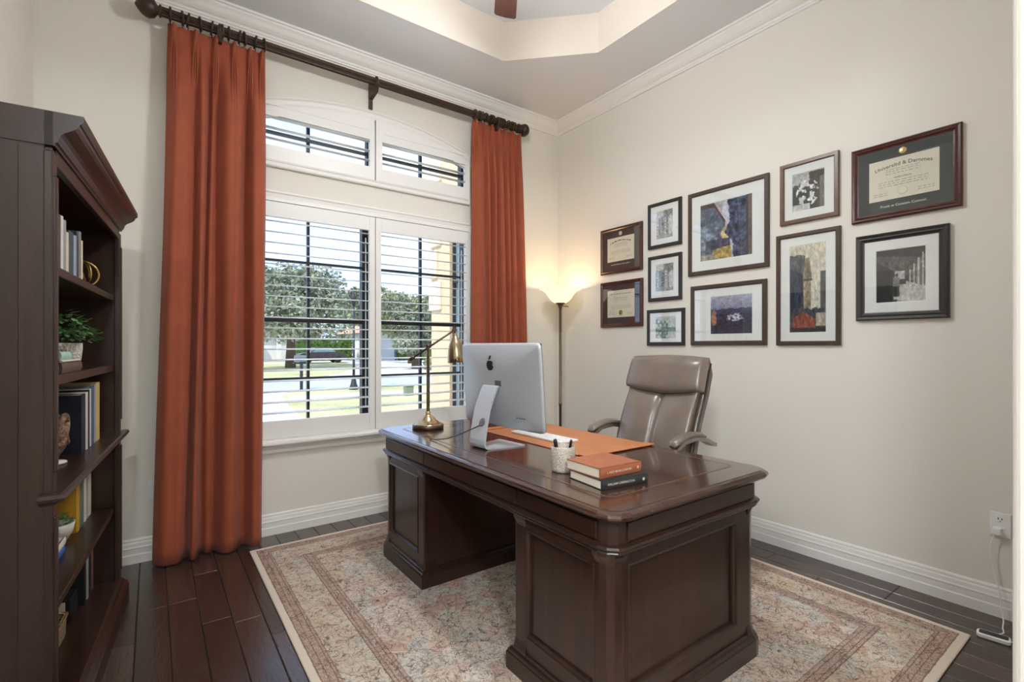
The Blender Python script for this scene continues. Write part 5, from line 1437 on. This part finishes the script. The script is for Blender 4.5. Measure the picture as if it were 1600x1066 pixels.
diploma('upper dark-framed diploma nearest the corner lamp', 2.638, 3.101, 1.938, 2.339, 'frame_cherry', 'mat_plum', (0.05, 0.055, 0.075, 0.06), None, 'x', 3, 'none')
diploma('lower dark-framed diploma nearest the corner lamp, with gold seal', 2.634, 3.101, 1.468, 1.867, 'frame_cherry', 'mat_plum', (0.05, 0.055, 0.055, 0.05), None, None, 9, 'doc')
diploma('large cherry-framed diploma with green mat, rightmost on the top row', 0.645, 1.127, 2.004, 2.425, 'frame_cherry', 'mat_green', (0.05, 0.055, 0.068, 0.06), 'Universitd & Darnmes', 'Prsok w Consion Conmet', 21, 'doc')

# ================================================================== OUTLETS, CHARGER
def outlet(label, loc, face):
    t = thing('wall_outlet', label, 'outlet', loc)
    # local build facing -x, then rotated
    rot = Matrix.Identity(4) if face == 'right' else Matrix.Rotation(R(90), 4, 'Z')
    obj('plate', MB().bev(-0.006, 0, -0.037, 0.037, -0.058, 0.058, 0.002).xf(rot), 'white_plastic', t)
    for z in (-0.026, 0.026):
        rec = obj('receptacle', MB().bev(-0.008, -0.004, -0.017, 0.017, z - 0.015, z + 0.015, 0.003).xf(rot), 'white_plastic', t)
        mb = MB(); mb.box(-0.0085, -0.0078, -0.008, -0.005, z - 0.002, z + 0.008); mb.box(-0.0085, -0.0078, 0.005, 0.008, z - 0.002, z + 0.008); mb.box(-0.0085, -0.0078, -0.002, 0.002, z - 0.011, z - 0.007)
        obj('slots', mb.xf(rot), 'black_plastic', rec)
    return t
outlet('white wall outlet with a charger plugged in, low on the right wall', (XR - 0.0005, 0.512, 0.442), 'right')
outlet('white wall outlet half hidden by the curtain near the bookcase', (0.012, YB - 0.0005, 0.428), 'back')
ch = thing('charger_cord', 'white phone charger plug with hanging cord below the outlet', 'charger', (XR - 0.009, 0.520, 0.415))
obj('plug', MB().bev(-0.032, 0, -0.016, 0.016, -0.016, 0.016, 0.004), 'white_plastic', ch)
pts = [(-0.018, 0.006, -0.016), (-0.02, 0.02, -0.06), (-0.02, 0.022, -0.12), (-0.022, 0.012, -0.2), (-0.03, -0.01, -0.27), (-0.04, -0.02, -0.36), (-0.06, -0.03, -0.408), (-0.12, -0.035, -0.4115), (-0.18, -0.05, -0.4115), (-0.22, -0.03, -0.4115)]
sm = []
for i in range(len(pts) - 1):
    for k in range(5): sm.append(tuple(Vector(pts[i]).lerp(Vector(pts[i + 1]), k / 5)))
sm.append(pts[-1])
for _ in range(3): sm = [sm[0]] + [tuple((Vector(sm[i - 1]) + 2 * Vector(sm[i]) + Vector(sm[i + 1])) / 4) for i in range(1, len(sm) - 1)] + [sm[-1]]
obj('cord', MB().tube(sm, 0.0026, 8), 'white_plastic', ch)
cp_ = thing('charging_pad', 'small white charging pad with a dark top on the floor', 'charger', (3.005, 0.49, 0.0005), R(8))
q = rounded_rect(-0.028, 0.028, -0.055, 0.055, 0.014, 3)
mb = MB(); plan_loft(mb, q, [(-0.004, 0), (0, 0.004), (0, 0.016), (-0.004, 0.02)]); obj('body', mb, 'white_plastic', cp_)
mb = MB(); plan_loft(mb, q, [(-0.008, 0.0195), (-0.008, 0.0206)]); obj('top_surface', mb, 'black_plastic', cp_)
obj('cable', MB().tube([(0.005, -0.052, 0.008), (0.02, -0.075, 0.006), (0.045, -0.085, 0.004), (0.02, -0.10, 0.004), (-0.015, -0.11, 0.004), (0.01, -0.13, 0.004), (0.05, -0.14, 0.004)], 0.0026, 8), 'white_plastic', cp_)

# ================================================================== OUTSIDE
G = -0.35
def slab(name, poly, z0, z1, m, label, cat):
    mb = MB(); mb.prism(poly, z0, z1, 'xy'); o = obj(name, mb, m, centre=False); tag(o, label, cat, kind=st); return o
slab('lawn', [(-60, YB + 0.16), (90, YB + 0.16), (90, 130), (-60, 130)], G - 0.2, G, 'lawn', 'sunlit lawn beyond the window', 'lawn')
slab('driveway', [(-9, 4.6), (2.1, 4.6), (2.5, 9), (3.0, 14.5), (3.4, 17.4), (4.0, 19.2), (-9, 19.2)], G, G + 0.012, 'concrete', 'pale concrete driveway outside the window', 'driveway')
slab('sidewalk', [(3.4, 16.0), (60, 16.6), (60, 17.9), (3.5, 17.1)], G, G + 0.014, 'concrete', 'pale sidewalk across the front lawn', 'sidewalk')
slab('street', [(-60, 19.4), (90, 19.4), (90, 27.2), (-60, 27.2)], G, G + 0.01, 'asphalt', 'pale grey street beyond the front lawn', 'street')
slab('driveway', [(7.5, 27.2), (30, 27.2), (26, 36), (24, 60), (18, 60), (13, 38), (9.5, 31)], G, G + 0.012, 'concrete', 'pale driveway across the street', 'driveway')
slab('walkway', [(-20, 52), (16, 50), (16, 54), (-20, 57)], G, G + 0.012, 'concrete', 'pale walkway in front of the far house', 'walkway')
# driveway joint
mb = MB(); mb.box(-9, 2.9, 13.6, 13.66, G + 0.011, G + 0.0135); tag(obj('driveway_joint', mb, 'asphalt', centre=False), 'thin joint line across the driveway', 'joint', kind=st)

# projecting wing of the same house, seen through the right shutter panel
wg = thing('house_wing', 'beige stucco wing of the house seen through the right shutter panel', 'building', (3.02, 5.0, G))
mb = MB(); mb.box(3.02, 6.0, 4.2, 5.08, G, 5.0); mb.box(3.02, 6.0, 5.46, 5.96, G, 5.0); mb.box(3.02, 6.0, 5.08, 5.46, G, 0.35); mb.box(3.02, 6.0, 5.08, 5.46, 3.0, 5.0)
obj('wall', mb, 'stucco', wg, True)
wn_ = obj('side_window', MB().box(3.10, 3.14, 5.08, 5.46, 0.35, 3.0), 'house_glass', wg, True)
mb = MB(); mb.box(3.06, 3.12, 5.435, 5.46, 0.35, 3.0); mb.box(3.06, 3.12, 5.08, 5.105, 0.35, 3.0)
for z in (0.35, 1.2, 2.1, 2.97): mb.box(3.06, 3.12, 5.08, 5.46, z, z + 0.03)
obj('window_bar', mb, 'bronze_frame', wn_, True)
for k in range(12):
    z = G + 0.02 + k * 0.42; ln = 0.3 if k % 2 else 0.2
    if z > 1.6: obj('quoin', MB().bev(2.99, 3.03, 5.97 - ln, 5.99, z, z + 0.38, 0.012), 'quoin_stone', wg, True)

def foliage_mesh(pts, size, seed):
    r = np.random.default_rng(seed); P_ = np.array(pts); n = len(P_)
    a = r.normal(size=(n, 3)); a /= np.linalg.norm(a, axis=1)[:, None]
    b = np.cross(a, r.normal(size=(n, 3))); b /= np.linalg.norm(b, axis=1)[:, None]
    s_ = (size * r.uniform(0.5, 1.3, n))[:, None]
    V = np.stack([P_ + s_ * a, P_ + 0.6 * s_ * b, P_ - s_ * a, P_ - 0.6 * s_ * b], 1).reshape(-1, 3)
    mb = MB(); mb.v = [tuple(q) for q in V.tolist()]; mb.f = [(4 * k, 4 * k + 1, 4 * k + 2, 4 * k + 3) for k in range(n)]; mb.sm = [False] * n; return mb
def tree(label, x_, y_, h, w, trunk, m, n, seed, size=0.3, base=0.35):
    t = thing('tree', label, 'tree', (x_, y_, G), group='trees seen through the window')
    r = np.random.default_rng(seed)
    blobs = [(r.normal(0, w * 0.30), r.normal(0, w * 0.25), h * r.uniform(base + 0.12, 0.88), w * r.uniform(0.2, 0.34)) for _ in range(16)]
    pts = []
    for k in range(n):
        b = blobs[r.integers(len(blobs))]; d = r.normal(size=3); d /= np.linalg.norm(d); q = b[3] * r.uniform(0.55, 1.0)
        pts.append(np.array([b[0] + d[0] * q, b[1] + d[1] * q, b[2] + d[2] * q * 0.75]))
    f = obj('foliage', foliage_mesh(pts, size, seed), m, t, kind='stuff')
    mb = MB(); mb.tube([(0, 0, 0), (0.05, 0, h * 0.3), (-0.1, 0.1, h * 0.6)], [trunk, trunk * 0.7, trunk * 0.4], 8)
    tr = obj('trunk', mb, 'bark', t)
    for k in range(4):
        b = blobs[k]; obj('branch', MB().tube([(0, 0, h * 0.3), (b[0] * 0.5, b[1] * 0.5, (h * 0.3 + b[2]) / 2), (b[0], b[1], b[2])], [trunk * 0.5, trunk * 0.35, trunk * 0.12], 6), 'bark', tr)
tree('large dark oak filling the left shutter panel', 8.4, 40, 8.2, 8.6, 0.4, 'tree_leaf', 15000, 1, 0.17, 0.3)
tree('broad oak behind the parked car', 18.2, 51.5, 8.6, 5.6, 0.35, 'tree_leaf', 9000, 2, 0.19, 0.3)
tree('pale green tree in the left half of the right shutter panel', 19.6, 43, 7.4, 5.0, 0.3, 'tree_leaf_light', 9000, 3, 0.17, 0.15)
tree('dark tree beside the beige house wing', 15.4, 33, 5.8, 3.6, 0.3, 'tree_leaf', 9000, 5, 0.13, 0.1)
tree('far tree behind the left house', -1.5, 90, 13, 14, 0.4, 'tree_leaf', 5000, 6, 0.4, 0.2)
tree('far pale tree behind the right house', 33, 80, 10, 11, 0.4, 'tree_leaf_light', 5000, 7, 0.35, 0.2)
tree('tall faint tree rising above the far left house', 3.0, 52, 11.5, 4.0, 0.25, 'tree_leaf_light', 1600, 8, 0.2, 0.55)
# houses across the street
def house(label, x0, x1, y0, y1, wh, rh, wm, rm, wins, cols):
    t = thing('house', label, 'house', ((x0 + x1) / 2, y0, G), group='houses across the street')
    obj('walls', MB().box(x0, x1, y0, y1, G, G + wh), wm, t, True)
    mb = MB(); e = 0.6; zc_ = G + wh; ym = (y0 + y1) / 2
    mb.add([(x0 - e, y0 - e, zc_), (x1 + e, y0 - e, zc_), (x1 + e, y1 + e, zc_), (x0 - e, y1 + e, zc_), (x0 + (y1 - y0) / 2, ym, zc_ + rh), (x1 - (y1 - y0) / 2, ym, zc_ + rh)],
           [(0, 1, 5, 4), (1, 2, 5), (2, 3, 4, 5), (3, 0, 4), (3, 2, 1, 0)])
    obj('roof', mb, rm, t, True)
    for (a, b, c, d) in wins:
        w_ = obj('window', MB().box(a, b, y0 - 0.05, y0 + 0.02, G + c, G + d), 'house_glass', t, True)
        mb = MB(); rect_loft(mb, a - .08, b + .08, G + c - .08, G + d + .08, [(0, y0 - .08), (0, y0), (0.12, y0), (0.12, y0 - .08)], 'xz'); obj('window_trim', mb, 'trim_white', w_, True)
    for cx in cols: obj('column', MB().box(cx - 0.22, cx + 0.22, y0 - 1.2, y0 - 0.8, G, G + wh), 'stucco_white', t, True)
house('grey and white house with columns across the street, in the left shutter panel', 2.0, 16.5, 62, 72, 3.1, 2.0, 'stucco_white', 'roof_grey', [(4.0, 5.4, 0.6, 2.4), (7.0, 8.0, 0.6, 2.4), (13.0, 15.5, 0.4, 1.6)], (5.9, 9.0, 11.6))
house('white house with tan tiled roof across the street, near the centre of the window', 20.0, 38.0, 56, 68, 3.2, 3.0, 'stucco_white', 'roof_tile', [(23.3, 23.9, 0.3, 2.5), (27.5, 28.3, 0.3, 2.5)], ())
def hedge(label, x0, x1, y_, h, n, seed, m='hedge_leaf'):
    t = thing('hedge', label, 'hedge', ((x0 + x1) / 2, y_, G), group='hedges across the street')
    r = np.random.default_rng(seed); w = (x1 - x0) / 2
    pts = [np.array([r.uniform(-w, w), r.uniform(-0.7, 0.7), r.uniform(0.05, h) * (0.85 + 0.15 * math.sin(q))]) for q in range(n)]
    obj('foliage', foliage_mesh(pts, 0.16, seed), m, t, kind='stuff')
    obj('hedge_core', MB().bev(-w * 0.95, w * 0.95, -0.5, 0.5, 0, h * 0.85, 0.2), m, t)
hedge('dark clipped hedge between the two far houses', 12.6, 19.0, 58, 3.0, 2200, 11)
hedge('low hedge in front of the tan-roofed house', 22.5, 28, 53, 1.3, 1500, 12)
hedge('low shrub beside the beige wing lawn', 15.0, 17.5, 30.5, 0.9, 400, 13, 'tree_leaf')
# mailbox
mbx = thing('mailbox', 'dark mailbox on a post at the street edge', 'mailbox', (4.5, 19.6, G))
obj('post', MB().bev(-0.05, 0.05, -0.05, 0.05, 0, 1.25, 0.008), 'iron_black', mbx)
obj('cross_arm', MB().bev(-0.3, 0.3, -0.035, 0.035, 0.98, 1.05, 0.006), 'iron_black', mbx)
mb = MB(); pr_ = [(-0.1, 0), (0.1, 0), (0.1, 0.14)] + [(0.1 * math.cos(a), 0.14 + 0.1 * math.sin(a)) for a in [PI * i / 8 for i in range(1, 8)]] + [(-0.1, 0.14)]
mb.rings([[(x_, a, 1.06 + b) for a, b in pr_] for x_ in (-0.24, 0.24)]); obj('box', mb, 'grey_print', mbx)
# lamp post
lpst = thing('lamp_post', 'thin dark lamp post with flared base at the kerb', 'lamp post', (6.15, 18.6, G))
obj('pole', MB().lathe([(0.055, 0.45), (0.045, 1.0), (0.04, 3.2)], seg=12), 'iron_black', lpst)
obj('base', MB().lathe([(0.17, 0), (0.17, 0.06), (0.12, 0.2), (0.07, 0.45), (0.05, 0.5)], seg=12), 'iron_black', lpst)
lan = obj('lantern', MB().lathe([(0.06, 3.2), (0.12, 3.45), (0.14, 3.5), (0.04, 3.62), (0.01, 3.7)], seg=8), 'iron_black', lpst)
ub = thing('utility_box', 'small green utility box on the lawn', 'utility box', (6.9, 15.3, G))
obj('box', MB().bev(-0.14, 0.14, -0.12, 0.12, 0, 0.3, 0.02), 'box_green', ub); obj('lid', MB().bev(-0.155, 0.155, -0.135, 0.135, 0.3, 0.335, 0.01), 'box_green', ub)
# parked vehicle
vh = thing('parked_car', 'dark car parked in front of the hedge across the street', 'car', (13.3, 50.0, G + 0.012))
prof = [(-2.2, 0.35), (-2.2, 0.8), (-1.9, 0.95), (-1.2, 1.0), (-0.7, 1.5), (0.8, 1.52), (1.35, 1.05), (2.1, 0.92), (2.25, 0.7), (2.25, 0.35)]
mb = MB(); mb.prism(prof, -0.85, 0.85); obj('body', mb, 'vehicle_dark', vh)
mb = MB(); mb.prism([(-1.05, 1.05), (-0.65, 1.44), (0.75, 1.46), (1.2, 1.07)], -0.87, -0.855); obj('side_glass', mb, 'house_glass', vh)
for wx in (-1.4, 1.4):
    for wy in (-0.8, 0.8): obj('wheel', MB().lathe([(0.1, -0.1), (0.33, -0.1), (0.34, 0.1), (0.1, 0.1)], (wx, wy, 0.34), 18, M=Matrix.Rotation(R(90), 4, 'X')), 'tyre', vh)
